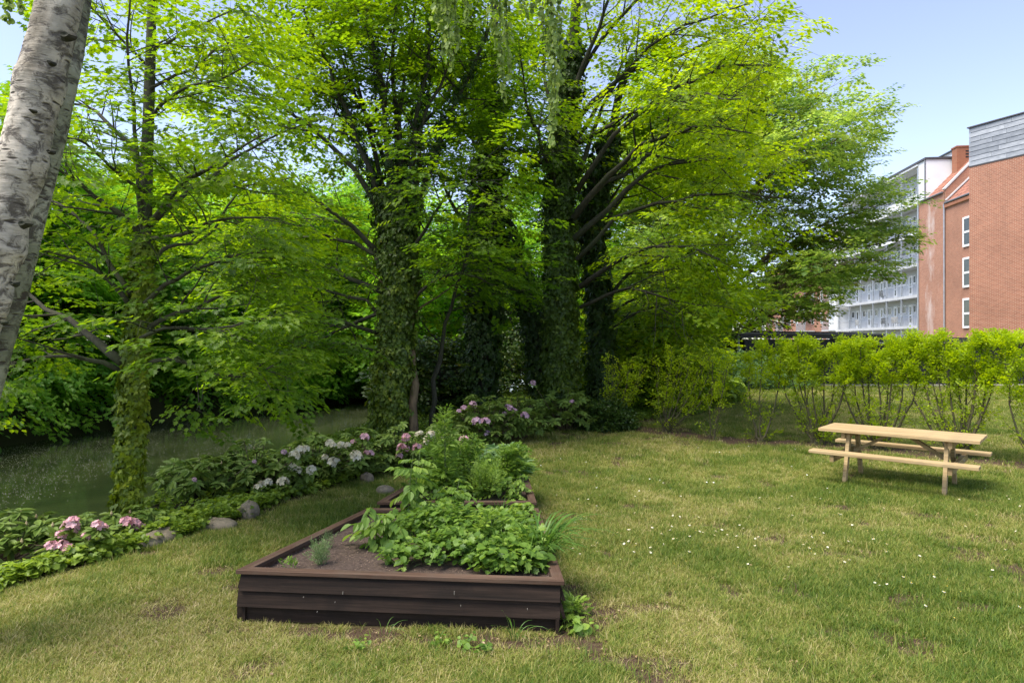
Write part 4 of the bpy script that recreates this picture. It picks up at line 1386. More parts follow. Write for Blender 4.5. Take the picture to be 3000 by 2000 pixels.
# --- big free-standing maple behind, in front of the apartment block
px = 0.0181
pr = lambda h: float(np.interp(h, [0.1, .2, .3, .45, .6, .72, .82, .92, 1], [3.8, 6.4, 8.4, 9.0, 8.6, 6.8, 5.2, 3.2, .8]))
tf, gg = rnd_tree('maple_tree', (11.25, 34.0, -.05), 16.8, pr, 60, 'large free-standing maple with a spreading crown in front of the apartment block', SP['maple_cool'], M['bark_brown'], 51,
                  .19, .34, 13, 6, 3.0, 1.0, (1.2, 1.9), .45, spn=2, keep=lambda p: (p[:, 2] > 3.3 + .8 * np.sin(p[:, 0] * 1.3)) & (p[:, 0] + .55 * (34 - p[:, 1]) < np.interp(p[:, 2], [3, 4.2, 5.6, 7.4, 9.5, 11, 12.3, 14.6, 16.5, 18], [16.0, 18, 20.2, 21.3, 21.2, 19.2, 20.4, 18.2, 15.0, 13.4]) + .35 * np.sin(p[:, 2] * 5 + p[:, 1])))

# --- far bank: hanging trees down to the water, taller ones behind
far_specs = [
    # X, Y, H, R, seed, srcs, label
    (-19.0, 15.0, 8.0, 3.6, 'far', 'dark green riverside tree at the far left, hanging over the water'),
    (-17.0, 20.0, 8.5, 3.9, 'far', 'leafy tree on the far bank behind the slender maple trunk'),
    (-14.6, 24.5, 7.6, 3.6, 'far', 'broad low tree on the far bank, right of the slender maple trunk'),
    (-11.8, 28.2, 8.2, 3.8, 'far', 'bright tree on the far bank above the bend of the river'),
    (-8.6, 32.0, 9.0, 3.8, 'far', 'rounded tree on the far bank seen left of the ivy trunk'),
    (-5.0, 37.0, 10.0, 4.2, 'far', 'distant bright tree seen between the ivy trunks'),
    (-21.0, 26.0, 12.5, 5.2, 'far', 'tall tree rising behind the far bank at the left'),
    (-17.5, 32.5, 12.0, 5.0, 'pale', 'pale feathery tree behind the far bank, beside the slender maple stem'),
    (-12.0, 38.5, 11.5, 5.0, 'far', 'tall light green tree behind the river bend'),
    (-26.0, 19.0, 12.0, 5.2, 'far', 'tall tree at the left edge seen behind the birch'),
    (-2.6, 27.0, 9.5, 3.6, 'far', 'leafy tree filling the gap between the two thick ivy trunks'),
    (2.2, 33.5, 12.0, 4.2, 'far', 'tall tree seen just left of the thickest ivy trunk, far behind it'),
    (-8.5, 40.0, 12.5, 4.6, 'far', 'tall distant tree left of the ivy trunk, above the river bend'),
    (-3.0, 46.0, 12.5, 6.0, 'pale', 'distant pale tree seen through the centre of the tree group'),
]
for k, (x, y, h, rr, kd, lab) in enumerate(far_specs):
    low = k < 6
    prf = (lambda R_: (lambda t: R_ * float(np.interp(t, [0, .1, .35, .7, .9, 1], [.85 if low else .3, 1, 1, .85, .5, .15]))))(rr)
    rnd_tree('riverside_tree', (x, y, float(ground_z(x, y)) - .1), h, prf, 30 if low else 26, lab, SP[kd], M['bark_dark'], 60 + k, .03 if low else .25, .18, 9, 5, 1.9, .8, (1.0, 1.6), .3, spn=2 if low else 1)

n = 1700
yb = rng.uniform(9, 33, n); xb = interp(FAR, yb) + rng.uniform(-.9, 1.0, n)
zb = WATER_Z + .55 + 1.8 * rng.uniform(0, 1, n) ** 1.2
kq = rng.uniform(0, 1, n) < np.clip(2.6 * fnoise(xb, yb, 1.9) - .85, 0, 1)
xb, yb, zb = xb[kq], yb[kq], zb[kq]; n = len(xb)
o = scatter('bank_foliage', SP['far'], np.stack([xb, yb, zb], 1), np.stack([rng.normal(-.45, .25, n), rng.normal(0, .25, n), -PI / 2 - .45 + rng.normal(0, .5, n)], 1), rng.uniform(.7, 1.25, n))
tag(o, 'leafy shoots overhanging the water along the far bank', 'foliage', kind='stuff')

# --- undergrowth bushes between and behind the trunks
bush_specs = [
    (5.2, 26.5, 5.5, 3.0, 'maple_bright', 'bright green bush tree behind the ivy trunks, at the lawn corner'),
    (2.4, 30.0, 7.5, 3.6, 'far', 'tall bush behind the trunks in the middle distance'),
    (8.6, 31.5, 5.0, 2.6, 'maple_cool', 'bush beneath the free-standing maple, left of its trunk'),
    (4.6, 21.0, 3.6, 2.0, 'maple_bright', 'leafy bush just left of the first thin hedge shrub'),
    (3.5, 18.8, 3.3, 1.6, 'maple_bright', 'green bush under the maple crown beside the ivy trunks'),
    (-0.2, 24.0, 4.2, 2.2, 'dark', 'dark thicket behind the middle ivy trunk'),
    (13.5, 40.0, 5.0, 3.0, 'maple_cool', 'shrubbery between the maple trunk and the black shed'),
    (7.4, 37.0, 7.5, 3.4, 'far', 'tree behind the trunk of the free-standing maple'),
    (17.5, 62.0, 9.0, 4.5, 'maple_cool', 'small round tree in front of the distant brick building'),
    (-2.2, 17.5, 2.0, 1.2, 'dark', 'low dark bush at the water between the trunks'),
]
for k, (x, y, h, rr, kd, lab) in enumerate(bush_specs):
    prf = (lambda R_: (lambda t: R_ * float(np.interp(t, [0, .15, .4, .75, 1], [.8, 1, 1, .75, .25]))))(rr)
    rnd_tree('bush', (x, y, float(ground_z(x, y)) - .1), h, prf, 18, lab, SP[kd], M['bark_dark'], 90 + k, .04, .07, 7, 5, rr * .55, rr * .22, (.9, 1.5), .3, cat='bush')


# --- birch at the left edge with hanging twigs over the garden
def cum_len(q):
    return np.concatenate([[0], np.cumsum(np.linalg.norm(np.diff(q, axis=0), axis=1))])


def build_birch():
    Y = 3.9
    O = np.array([-3.90, Y + .02, -.05])
    g = MB()
    ctr = [O, P(-225, 1500, Y), P(-86, 1000, Y), P(-8, 720, Y), P(62, 480, Y), P(118, 240, Y), P(176, 0, Y), P(240, -350, Y), P(310, -800, Y)]
    q = smooth_line(ctr, 60)
    rad = np.interp(np.linspace(0, 1, 60), [0, .05, .3, .5, .75, 1], [.19, .142, .126, .124, .118, .09])
    # knots and swellings where limbs were shed
    for c, s in ((.375, .05), (.30, .035), (.50, .025), (.62, .03)):
        rad += .55 * s * np.exp(-((np.linspace(0, 1, 60) - c) / .02) ** 2)
    q = smooth_line(ctr, 260); rad = np.interp(np.linspace(0, 1, 260), np.linspace(0, 1, 60), rad)
    g.tube(q, rad, 44, 0)
    V = g.v[-1].reshape(260, 44, 3)
    jj, kk = np.meshgrid(np.arange(44), np.arange(260)); hgt = np.repeat(cum_len(q)[:, None], 44, 1); aa = jj / 44 * 6.2832
    ca, sa = np.cos(aa), np.sin(aa)
    rg = .011 * (fnoise(ca * 1.2 + 5, hgt * 3.5 + sa * 1.2, .35) - .5) - .010 * np.maximum(0, fnoise(ca * 2.5 + 9, hgt * 6 + sa * 2.5, .5) - .56) + .006 * (fnoise(ca * 6, hgt * 12 + sa * 6, .4) - .5)
    nn = V - q[:, None, :]; nn /= np.linalg.norm(nn, axis=2, keepdims=True)
    g.v[-1] = (V + nn * rg[..., None]).reshape(-1, 3)
    t = empty('birch_tree', tuple(O)); tag(t, 'leaning white-barked birch trunk at the left edge of the garden', 'tree')
    g.v = [v - O for v in g.v]
    g.build('trunk', M['birch'], t, smooth=True)
    g = MB()
    ctr2 = [P(-150, 1500, Y + .25), P(-60, 1150, Y + .22), P(20, 850, Y + .2), P(78, 600, Y + .2), P(142, 350, Y + .22), P(196, 120, Y + .3), P(252, -250, Y + .45)]
    g.tube(smooth_line(ctr2, 40), np.interp(np.linspace(0, 1, 40), [0, .6, 1], [.11, .12, .09]), 16, .03)
    g.v = [v - O for v in g.v]
    g.build('second_stem', M['birch_green'], t, smooth=True)
    # knots
    kn = MB()
    for (x, y, s) in ((195, 105, .045), (150, 185, .022), (70, 655, .038), (148, 445, .022), (40, 830, .026), (8, 945, .02), (95, 325, .016)):
        p = P(x, y, Y - .118)
        n = 10
        V = [p + np.array([0, -.014, 0])]
        for ring, (rr, dy) in enumerate(((.45, -.03), (1, .01))):
            for k in range(n):
                a = k / n * 2 * PI
                V.append(p + np.array([math.cos(a) * s * rr * 1.15 * rng.uniform(.85, 1.15), dy * (.7 if ring == 0 else 1.6), math.sin(a) * s * rr * .75 * rng.uniform(.8, 1.2)]))
        F = [(0, 1 + k, 1 + (k + 1) % n) for k in range(n)] + [(1 + k, 1 + n + k, 1 + n + (k + 1) % n, 1 + (k + 1) % n) for k in range(n)]
        kn.add(np.array(V) - O, F)
    kn.build('bark_knots', M['bark_dark'], t)
    # limbs above the picture and the weeping twigs that hang from them
    w = MB(); sp = []; rt = []; sc = []
    lb = [[P(240, -350, Y), P(500, -420, 4.2), P(900, -420, 4.5), P(1300, -330, 4.7), P(1700, -250, 5.0)],
          [P(280, -600, Y), P(700, -760, 5.0), P(1300, -620, 5.8), P(1700, -420, 6.2)],
          [P(200, -150, Y), P(60, -330, 4.6), P(-60, -300, 5.4)]]
    for l in lb: w.tube(smooth_line(l, 14), np.linspace(.06, .012, 14), 6, .05)
    strands = [(1300, 150, 4.75, .16), (1322, 210, 4.7, .16), (1345, 140, 4.8, .14), (1475, 290, 4.85, .10), (1492, 220, 4.9, .12), (1468, 180, 4.8, .1),
               (1618, 420, 4.95, .08), (1630, 330, 4.9, .10), (1642, 240, 5.0, .08), (1606, 150, 5.0, .08), (1535, 50, 4.9, .12), (1560, 30, 5, .1), (1720, 30, 5.1, .1),
               (20, 60, 4.6, .1), (60, 30, 4.8, .1), (1280, 60, 4.7, .1), (1370, 60, 4.7, .1)]
    for (x, y1_, yy_, sw) in strands:
        top = P(x - 25, -290 if x > 200 else -330, yy_); bot = P(x, y1_, yy_)
        L = top[2] - bot[2]
        pts = smooth_line([top, top * .6 + bot * .4 + rng.normal(0, .03, 3), bot], 14)
        w.tube(pts, np.linspace(.004, .0012, 14), 3, 0, False)
        nl = int(L * 140)
        for k in range(nl):
            u = rng.uniform(0, 1) ** .85
            i = min(int(u * 13), 12); p = pts[i] * (1 - (u * 13 - i)) + pts[i + 1] * (u * 13 - i)
            a = rng.uniform(0, 2 * PI)
            off = np.array([math.cos(a), math.sin(a), 0]) * abs(rng.normal(0, .026)) * (1.5 - u)
            sp.append(p + off - O); rt.append((-1.15 + rng.normal(0, .4), rng.normal(0, .5), math.atan2(-off[0], off[1]))); sc.append(rng.uniform(.030, .050))
    w.v = [v - O for v in w.v]
    w.build('branches', M['bark_dark'], t, smooth=True)
    scatter('hanging_leaves', [single('birch_leaf', ROUND, 'birch_leaf')], sp, rt, np.array(sc), None, t)
    # crown of the birch over the camera's left, above the frame
    return t


build_birch()


# ------------------------------------------------------------------ hedge shrubs
def shrub(base, lean, width, H, nst, seed, label, dens=1.0, leafz=.45, srcs=None, spread=1.0, fine=False, name='hedge_shrub', r0=.028, sc=(.7, 1.2)):
    r = np.random.default_rng(seed)
    base = np.array([base[0], base[1], float(ground_z(base[0], base[1])) - .03])
    w = MB(); pts = []; drs = []
    hd = np.array([0.745, -0.667, 0])          # direction of the hedge row
    hn = np.array([0.667, 0.745, 0])
    for k in range(nst):
        u = (k + .5) / nst * 2 - 1
        a = u * .9 + r.normal(0, .1)
        end = base + hd * (width / 2 * u * r.uniform(.8, 1.15) + lean) + hn * r.normal(0, .16 * spread) + np.array([0, 0, H * r.uniform(.82, 1.0)])
        mid = base * .55 + end * .45 + hd * (.10 * u) * width + r.normal(0, .03, 3) * np.array([1, 1, .3])
        st = base + hd * .05 * u * nst * .3 + hn * r.normal(0, .03)
        q = smooth_line([st, base * .85 + mid * .15 + hd * .03 * u, mid, end], 12)
        q[2:-1] += r.normal(0, .014, q[2:-1].shape)
        rr = r0 * r.uniform(.75, 1.15)
        w.tube(q, np.linspace(rr, .004, 12), 6, .10)
        nb = 16 if not fine else 19
        for m in range(nb):
            t = .28 + .72 * (m + r.uniform(0, 1)) / nb
            i = min(int(t * 11), 10); p = q[i] * (1 - (t * 11 - i)) + q[i + 1] * (t * 11 - i)
            T = q[i + 1] - q[i]; T /= np.linalg.norm(T)
            aa = r.normal(0, 1, 3); aa -= T * (aa @ T); aa /= np.linalg.norm(aa)
            d = T * .75 + aa * .65 + np.array([0, 0, .25]); d /= np.linalg.norm(d)
            L = r.uniform(.16, .42) * (1.15 - .35 * t) * (H / 2)
            p1 = p + d * L * .5 + r.normal(0, .015, 3); d2 = d + np.array([0, 0, .35]); d2 /= np.linalg.norm(d2)
            p2 = p1 + d2 * L * .5
            p2[2] = min(p2[2], base[2] + H * 1.02 + r.uniform(-.02, .05))
            w.tube([p, p1, p2], [.006, .004, .002], 4, 0, False)
            ns = int((3 + 6.5 * (t > .5)) * dens)
            for s in range(ns):
                v = r.uniform(.25, 1.0)
                pp = (p * (1 - v) + p2 * v) + r.normal(0, .03, 3)
                if pp[2] < base[2] + H * (leafz + .12) and r.uniform() > .12: continue
                pts.append(pp); e = d + r.normal(0, .45, 3); drs.append(e / np.linalg.norm(e))
        if k % 3 == 0:
            e_ = base + np.array([r.normal(0, .22), r.normal(0, .18), r.uniform(.25, .6) * H * .5])
            w.tube([base, base * .4 + e_ * .6 + r.normal(0, .02, 3), e_], [.009, .006, .002], 4, 0, False)
            for s in range(int(7 * dens)):
                v = r.uniform(.3, 1); pts.append(base * (1 - v) + e_ * v + r.normal(0, .03, 3)); e = np.array([r.normal(0, .5), r.normal(0, .5), .7]); drs.append(e / np.linalg.norm(e))
        # upright sprigs at the top
        for m in range(3):
            p = q[-1] + r.normal(0, .05, 3) * np.array([1, 1, .2]); hh = r.uniform(.03, .14)
            w.tube([p, p + np.array([r.normal(0, .02), r.normal(0, .02), hh])], [.003, .001], 3, 0, False)
            for s in range(int(4 * dens)):
                pts.append(p + np.array([0, 0, hh * r.uniform(0, 1)])); e = np.array([r.normal(0, .4), r.normal(0, .4), 1]); drs.append(e / np.linalg.norm(e))
    t = empty(name, tuple(base)); tag(t, label, 'shrub', 'shrubs of the hedge')
    w.v = [v - base for v in w.v]
    w.build('stems', M['hedge_bark'], t, smooth=True)
    pts = np.array(pts); drs = np.array(drs); n = len(pts)
    rot = np.stack([np.arcsin(np.clip(drs[:, 2], -1, 1)) + r.normal(0, .3, n), r.normal(0, .5, n), yaw_of(drs) + r.normal(0, .3, n)], 1)
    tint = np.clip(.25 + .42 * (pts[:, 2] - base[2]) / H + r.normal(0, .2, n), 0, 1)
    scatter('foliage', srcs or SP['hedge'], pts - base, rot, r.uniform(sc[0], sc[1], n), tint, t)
    return t


shrub((2.35, 14.8), .35, 1.1, 1.55, 7, 1, 'leftmost airy hedge shrub leaning right, next to the dark round bush', .36, .2, fine=True, r0=.02)
shrub((3.3, 13.8), .55, 1.7, 1.75, 10, 2, 'fan-shaped hedge shrub leaning right with dark forked foot, second from the left', .42, .15, fine=True, r0=.024)
shrub((4.0, 12.8), .15, .6, 1.7, 3, 3, 'thin single-stemmed hedge shrub between the fan-shaped shrub and the forked one', .6, .3, r0=.018)
shrub((4.85, 12.5), .0, .95, 1.85, 3, 4, 'young hedge shrub with two slender stems, left of the first full shrub', 2.3, .5, r0=.034)
shrub((5.75, 12.1), -.05, 1.55, 1.92, 9, 5, 'full hedge shrub with many stems left of the picnic table', 2.6, .5, r0=.042)
shrub((6.60, 11.56), .0, 1.45, 1.95, 9, 6, 'full hedge shrub with many stems directly behind the table top', 2.6, .5, r0=.044)
shrub((7.45, 10.7), -.05, 1.6, 2.0, 11, 7, 'widest hedge shrub with dense stems, behind the right end of the table', 2.6, .48, r0=.044)
shrub((8.1, 9.9), .1, 1.0, 2.0, 6, 8, 'hedge shrub cut by the right edge of the picture', 2.3, .4, r0=.038)
shrub((9.1, 9.1), .1, 1.3, 2.0, 7, 9, 'hedge shrub beyond the right edge, last of the row', 1.6, .45, r0=.038)


# ------------------------------------------------------------------ dark round bush and pale weeds
def leafy_mound(name, label, cat, c, rx, ry, h, n, srcs, seed, sc=(.8, 1.4), tint=.4, stem=True, group=None, kind='stuff'):
    r = np.random.default_rng(seed)
    z0 = float(ground_z(c[0], c[1]))
    O = np.array([c[0], c[1], z0 - .03])
    a = r.uniform(0, 2 * PI, n); ph = np.arccos(r.uniform(0, 1, n)); k = r.uniform(.55, 1.05, n) * (1 + .18 * np.sin(3 * a + seed) * np.sin(ph * 4))
    p = np.stack([rx * k * np.sin(ph) * np.cos(a), ry * k * np.sin(ph) * np.sin(a), .05 + h * k * np.cos(ph)], 1)
    rot = np.stack([r.normal(0, .5, n) - .2, r.normal(0, .4, n), np.arctan2(-p[:, 0], p[:, 1]) + r.normal(0, .6, n)], 1)
    t = empty(name, tuple(O)); tag(t, label, cat, group)
    if stem:
        w = MB()
        for i in range(9):
            b = i * 2.4
            w.tube([(0, 0, 0), (rx * .3 * math.cos(b), ry * .3 * math.sin(b), h * .5), (rx * .65 * math.cos(b), ry * .65 * math.sin(b), h * .8)], [.012, .008, .004], 4, 0, False)
        w.build('stems', M['stem_brown'], t)
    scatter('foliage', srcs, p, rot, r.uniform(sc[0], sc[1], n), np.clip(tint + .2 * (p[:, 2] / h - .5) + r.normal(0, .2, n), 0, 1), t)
    return t


leafy_mound('round_bush', 'dark round evergreen bush at the end of the hedge by the ivy trunk', 'bush', (1.9, 14.4), .75, .6, .62, 900, SP['dark'], 1, (.5, .8), .35)
leafy_mound('low_bush', 'low dark bush at the foot of the thickest ivy trunk', 'bush', (1.05, 14.9), .7, .5, .6, 700, SP['dark'], 2, (.5, .8), .25)
leafy_mound('weed_patch', 'pale green nettles growing before the black shed left of the hedge', 'weeds', (9.3, 27.2), 3.0, 1.5, 1.25, 2200, SP['fern'], 3, (1.0, 1.8), .5)
leafy_mound('weed_patch', 'second clump of pale nettles by the black shed, nearer the maple trunk', 'weeds', (11.6, 28.0), 1.6, 1.0, 1.1, 1200, SP['fern'], 4, (1.0, 1.8), .6)


# ------------------------------------------------------------------ rhododendrons
def truss_mesh(mat, n=9, s=.035):
    mb = MB()
    for i in range(n):
        ph = math.acos(1 - (i + .5) / n * 1.15); a = i * 2.39996
        c = np.array([math.sin(ph) * math.cos(a), math.sin(ph) * math.sin(a), math.cos(ph)])
        pos = c * s * 1.25
        # five petals round the blossom's axis
        zax = Vector(c); qq = zax.to_track_quat('Z', 'Y').to_matrix()
        lv = rng.uniform(0, 1)
        for k in range(5):
            b = k / 5 * 2 * PI + rng.uniform(-.1, .1)
            sub = MB(); leaf(sub, [(0, 0), (.30, .35), (.34, .72), (.16, .98), (0, .92)], s * rng.uniform(.8, 1.05), (0, 0, 0), b, .75, 0, .1, .55, lv=lv, width=1.1)
            for v_ in [np.concatenate(sub.v)]:
                vv = v_ @ np.array(qq).T + pos
                mb.add(vv, sub.f, lv)
    # pale centre so it reads as a rounded ball
    return mb.mesh('flower_truss', M[mat], attr='lv')


def rosette_mesh(mat, n=10, s=.13, shape=None):
    mb = MB(); rosette(mb, n, s, shape or OVAL, .25, 1.0)
    return mb.mesh('leaf_rosette', M[mat], attr='lv')


ROS = [rosette_mesh('rhodo', 9 + k, .125) for k in range(4)]
TRUSS = {'w': [truss_mesh('petal_white') for _ in range(3)], 'p': [truss_mesh('petal_pink') for _ in range(3)], 'l': [truss_mesh('petal_lilac') for _ in range(3)]}


def rhodo(c, rx, h, nr, flowers, seed, label, buds=0, sc=1.0, ground=None):
    """flowers: list of (px, py, colour, size) - pixel where each truss is seen; or an int count with a colour"""
    r = np.random.default_rng(seed)
    z0 = float(ground_z(c[0], c[1])) if ground is None else ground
    O = np.array([c[0], c[1], z0 - .03])
    t = empty('rhododendron', tuple(O)); tag(t, label, 'shrub', 'rhododendrons along the bank')
    w = MB(); heads = []
    for i in range(nr):
        a = i * 2.39996; q = math.sqrt((i + .5) / nr)
        k = r.uniform(.8, 1.1)
        hh = h * (1 - .55 * q ** 2) * r.uniform(.72, 1.08)
        heads.append(np.array([rx * q * k * math.cos(a), rx * .8 * q * k * math.sin(a), max(.06, hh)]))
    for p in heads:
        m = p * np.array([.45, .45, .5]) + r.normal(0, .02, 3)
        w.tube([np.array([p[0] * .1, p[1] * .1, 0]), m, p], [.010, .007, .004], 4, 0, False)
    fl = []
    for (px_, py_, col, s_) in flowers:
        d = c[1] - rx * r.uniform(.5, .9)
        p = P(px_, py_, d) - O
        m = p * np.array([.5, .5, .5])
        w.tube([np.array([p[0] * .1, p[1] * .1, 0]), m, p], [.009, .007, .004], 4, 0, False)
        fl.append((p, col, s_)); heads.append(p + np.array([0, 0, -.03]))
    w.build('stems', M['stem_brown'], t)
    for i, p in enumerate(heads):
        o = link('leaf_rosette', ROS[int(r.integers(4))], t)
        o.location = p; o.rotation_euler = (r.normal(0, .28), r.normal(0, .28), r.uniform(0, 6.3)); s_ = sc * r.uniform(.8, 1.15); o.scale = (s_, s_, s_)
        # a second, lower whorl fills the bush
        if i % 2 == 0 or nr > 30:
            o = link('leaf_rosette', ROS[int(r.integers(4))], t)
            o.location = p * np.array([.85, .85, .62]); o.rotation_euler = (r.normal(0, .4), r.normal(0, .4), r.uniform(0, 6.3)); s_ = sc * r.uniform(.75, 1.05); o.scale = (s_, s_, s_)
    for (p, col, s_) in fl:
        o = link('flower_truss', TRUSS[col][int(r.integers(3))], t)
        o.location = p; o.rotation_euler = (r.normal(.25, .3), r.normal(0, .3), r.uniform(0, 6.3)); s_ = s_ * .95 * r.uniform(.9, 1.15); o.scale = (s_, s_, s_)
    for i in range(buds):
        p = heads[int(r.integers(nr))]
        b = MB(); b.tube([p, p + np.array([0, 0, .02]), p + np.array([0, 0, .05])], [.006, .014, .003], 6)
        b.build('flower_bud', M['bud'], t)
    return t


rhodo((-4.75, 6.1), .55, .42, 26, [(160, 1625, 'p', 1.0), (150, 1600, 'p', .9)], 1, 'rhododendron at the lower left edge with a low pink blossom and tall buds', 5, 1.05, ground=-.08)
rhodo((-4.15, 6.15), .5, .40, 24, [(205, 1545, 'p', 1.25), (215, 1530, 'p', 1.0), (178, 1568, 'p', .9), (182, 1600, 'p', 1.1), (200, 1610, 'p', 1.0), (165, 1625, 'p', 1.1), (285, 1540, 'p', 1.0), (300, 1548, 'p', .8), (250, 1572, 'p', .7)], 2, 'pink rhododendron in front of the slender maple, with the largest blossoms', 4, 1.0, ground=-.06)
rhodo((-3.85, 6.55), .42, .36, 20, [(370, 1530, 'p', 1.0), (392, 1536, 'p', 1.1), (408, 1545, 'p', .9), (310, 1580, 'p', 1.0), (328, 1588, 'p', .8), (300, 1578, 'p', .7)], 3, 'small pink rhododendron at the foot of the slender maple', 3, .95, ground=-.05)
rhodo((-3.95, 8.3), .75, .50, 40, [(570, 1405, 'l', .5), (745, 1352, 'l', .45)], 4, 'flowerless dark rhododendron spreading over the water', 2, 1.15)
rhodo((-3.35, 8.5), .7, .66, 40, [(862, 1335, 'w', 1.2), (880, 1320, 'w', 1.1), (893, 1318, 'w', 1.0), (858, 1372, 'w', 1.2), (875, 1378, 'w', .9), (912, 1377, 'w', 1.2), (768, 1422, 'w', 1.2), (785, 1415, 'w', 1.2), (755, 1430, 'w', 1.0), (829, 1413, 'w', 1.3), (832, 1325, 'l', .7)], 5, 'white-flowered rhododendron above the round stone', 1, 1.1)
rhodo((-2.75, 9.0), .65, .68, 38, [(966, 1300, 'w', 1.1), (975, 1306, 'w', 1.0), (1000, 1304, 'w', 1.0), (1018, 1305, 'w', .9), (975, 1355, 'w', 1.3), (985, 1352, 'w', .9), (1042, 1335, 'w', 1.3), (1050, 1345, 'w', 1.1), (952, 1340, 'w', .9)], 6, 'cream rhododendron in the middle of the bank row', 1, 1.05)
rhodo((-2.2, 9.5), .6, .66, 34, [(1068, 1282, 'p', 1.1), (1072, 1285, 'p', .9), (1075, 1333, 'p', 1.2), (1085, 1330, 'p', 1.1), (1035, 1295, 'p', .7)], 7, 'pale pink rhododendron left of the ivy-clad trunk', 0, 1.0)
rhodo((-1.75, 9.9), .6, .66, 34, [(1190, 1282, 'p', 1.1), (1176, 1312, 'p', 1.2), (1190, 1314, 'p', 1.0), (1222, 1312, 'p', 1.2), (1170, 1337, 'p', 1.0), (1225, 1275, 'w', 1.0), (1232, 1270, 'w', .9)], 8, 'pink rhododendron in front of the ivy-clad trunk', 0, 1.0)
rhodo((-1.2, 10.2), .6, .64, 34, [(1250, 1285, 'w', 1.2), (1262, 1275, 'w', 1.2), (1280, 1278, 'w', 1.2), (1290, 1285, 'w', 1.0), (1250, 1297, 'w', 1.0), (1359, 1290, 'p', 1.2), (1365, 1296, 'w', .9)], 9, 'white rhododendron behind the far raised bed', 0, 1.0)
rhodo((-.55, 12.2), .8, .95, 46, [(1360, 1198, 'l', 1.3), (1385, 1187, 'l', 1.2), (1395, 1235, 'l', 1.4), (1422, 1236, 'l', 1.4), (1426, 1273, 'l', 1.5), (1345, 1205, 'l', .8)], 10, 'tall lilac rhododendron beneath the dark middle trunk', 0, 1.2)
rhodo((.1, 12.8), .8, .95, 46, [(1455, 1200, 'l', 1.3), (1488, 1195, 'l', 1.3), (1505, 1205, 'l', 1.2), (1478, 1212, 'l', 1.0), (1537, 1220, 'l', 1.5), (1460, 1260, 'l', 1.3), (1480, 1262, 'l', 1.4), (1495, 1196, 'l', 1.0)], 11, 'lilac rhododendron next to the lawn, rightmost in full flower', 0, 1.2)
rhodo((1.15, 14.0), .8, .9, 40, [(1562, 1122, 'l', 1.0), (1676, 1178, 'l', 1.0)], 12, 'nearly flowerless rhododendron at the foot of the thickest trunk', 0, 1.2)


# ------------------------------------------------------------------ stones
def stone(x, y, rx, ry, rz, label, seed, z=None):
    r = np.random.default_rng(seed)
    nu, nv = 18, 10; V = []
    for j in range(nv + 1):
        ph = PI * j / nv
        for i in range(nu):
            a = 2 * PI * i / nu
            k = 1 + .10 * math.sin(2 * a + seed) * math.sin(ph) + .07 * math.sin(3 * a + 2 * ph + seed * 2) + r.normal(0, .012)
            V.append((rx * k * math.sin(ph) * math.cos(a), ry * k * math.sin(ph) * math.sin(a), rz * k * math.cos(ph)))
    F = []
    for j in range(nv):
        for i in range(nu):
            a = j * nu + i; b = j * nu + (i + 1) % nu
            F.append((a, b, b + nu, a + nu))
    mb = MB(); mb.add(V, F)
    o = mb.build('stone', M['stone'], smooth=True)
    o.location = (x, y, float(ground_z(x, y)) + (.3 * rz if z is None else z)); o.rotation_euler = (0, 0, r.uniform(0, 3))
    tag(o, label, 'stone', 'stones along the lawn edge')


M['stone'] = plain('granite_boulder', (0.19, 0.155, 0.105), 0.9, 0.45, 9.0, 0, 0.8, 40)
stone(-3.45, 6.32, .29, .17, .09, 'long flat boulder lying in the grass between the pink rhododendrons and the raised bed', 2)
stone(-3.1, 6.75, .20, .14, .08, 'low flat stone half buried beside the round stone', 3)
stone(-2.93, 7.15, .135, .12, .125, 'round grey-pink stone at the edge of the lawn', 5, .06)
stone(-2.02, 8.95, .13, .1, .09, 'small dark stone half covered by leaves behind the raised bed', 7, .04)
stone(-1.62, 8.2, .11, .09, .08, 'small grey stone beside the far raised bed', 8, .03)


# ------------------------------------------------------------------ raised beds
def lap_board(parent, p0, p1, zt, zb, out, tilt=.022, th=.022, name='board', mat='bedwood', ext=0.0):
    """clapboard from p0 to p1 (plan), lower edge leaning out by tilt"""
    p0 = np.array(p0, float); p1 = np.array(p1, float); o_ = np.array(out, float)
    d = (p1 - p0) / np.linalg.norm(p1 - p0)
    a = p0 - d * ext; b = p1 + d * ext
    L = np.linalg.norm(b - a)
    ang = math.atan2(d[1], d[0])
    # local frame: x along, y inwards-outwards so the grain follows the board
    oy = -1 if np.cross(d, o_) < 0 else 1
    mb = MB()
    nseg = 10
    V = []
    for i in range(nseg + 1):
        x = L * i / nseg
        j1, j2 = rng.normal(0, .0012), rng.normal(0, .0015)
        V += [(x, oy * (j1), zt), (x, oy * (tilt + j2), zb + rng.normal(0, .0008)), (x, oy * (tilt + th + j2), zb), (x, oy * (th + j1), zt)]
    F = [(0, 1, 2, 3)[::-1], tuple(nseg * 4 + k for k in range(4))]
    for i in range(nseg):
        for k in range(4):
            q = i * 4 + k; e = i * 4 + (k + 1) % 4
            F.append((q, e, e + 4, q + 4))
    mb.add(V, F)
    ob = mb.build(name, M[mat], parent)
    ob.location = (a[0], a[1], 0); ob.rotation_euler = (0, 0, ang)
    return ob


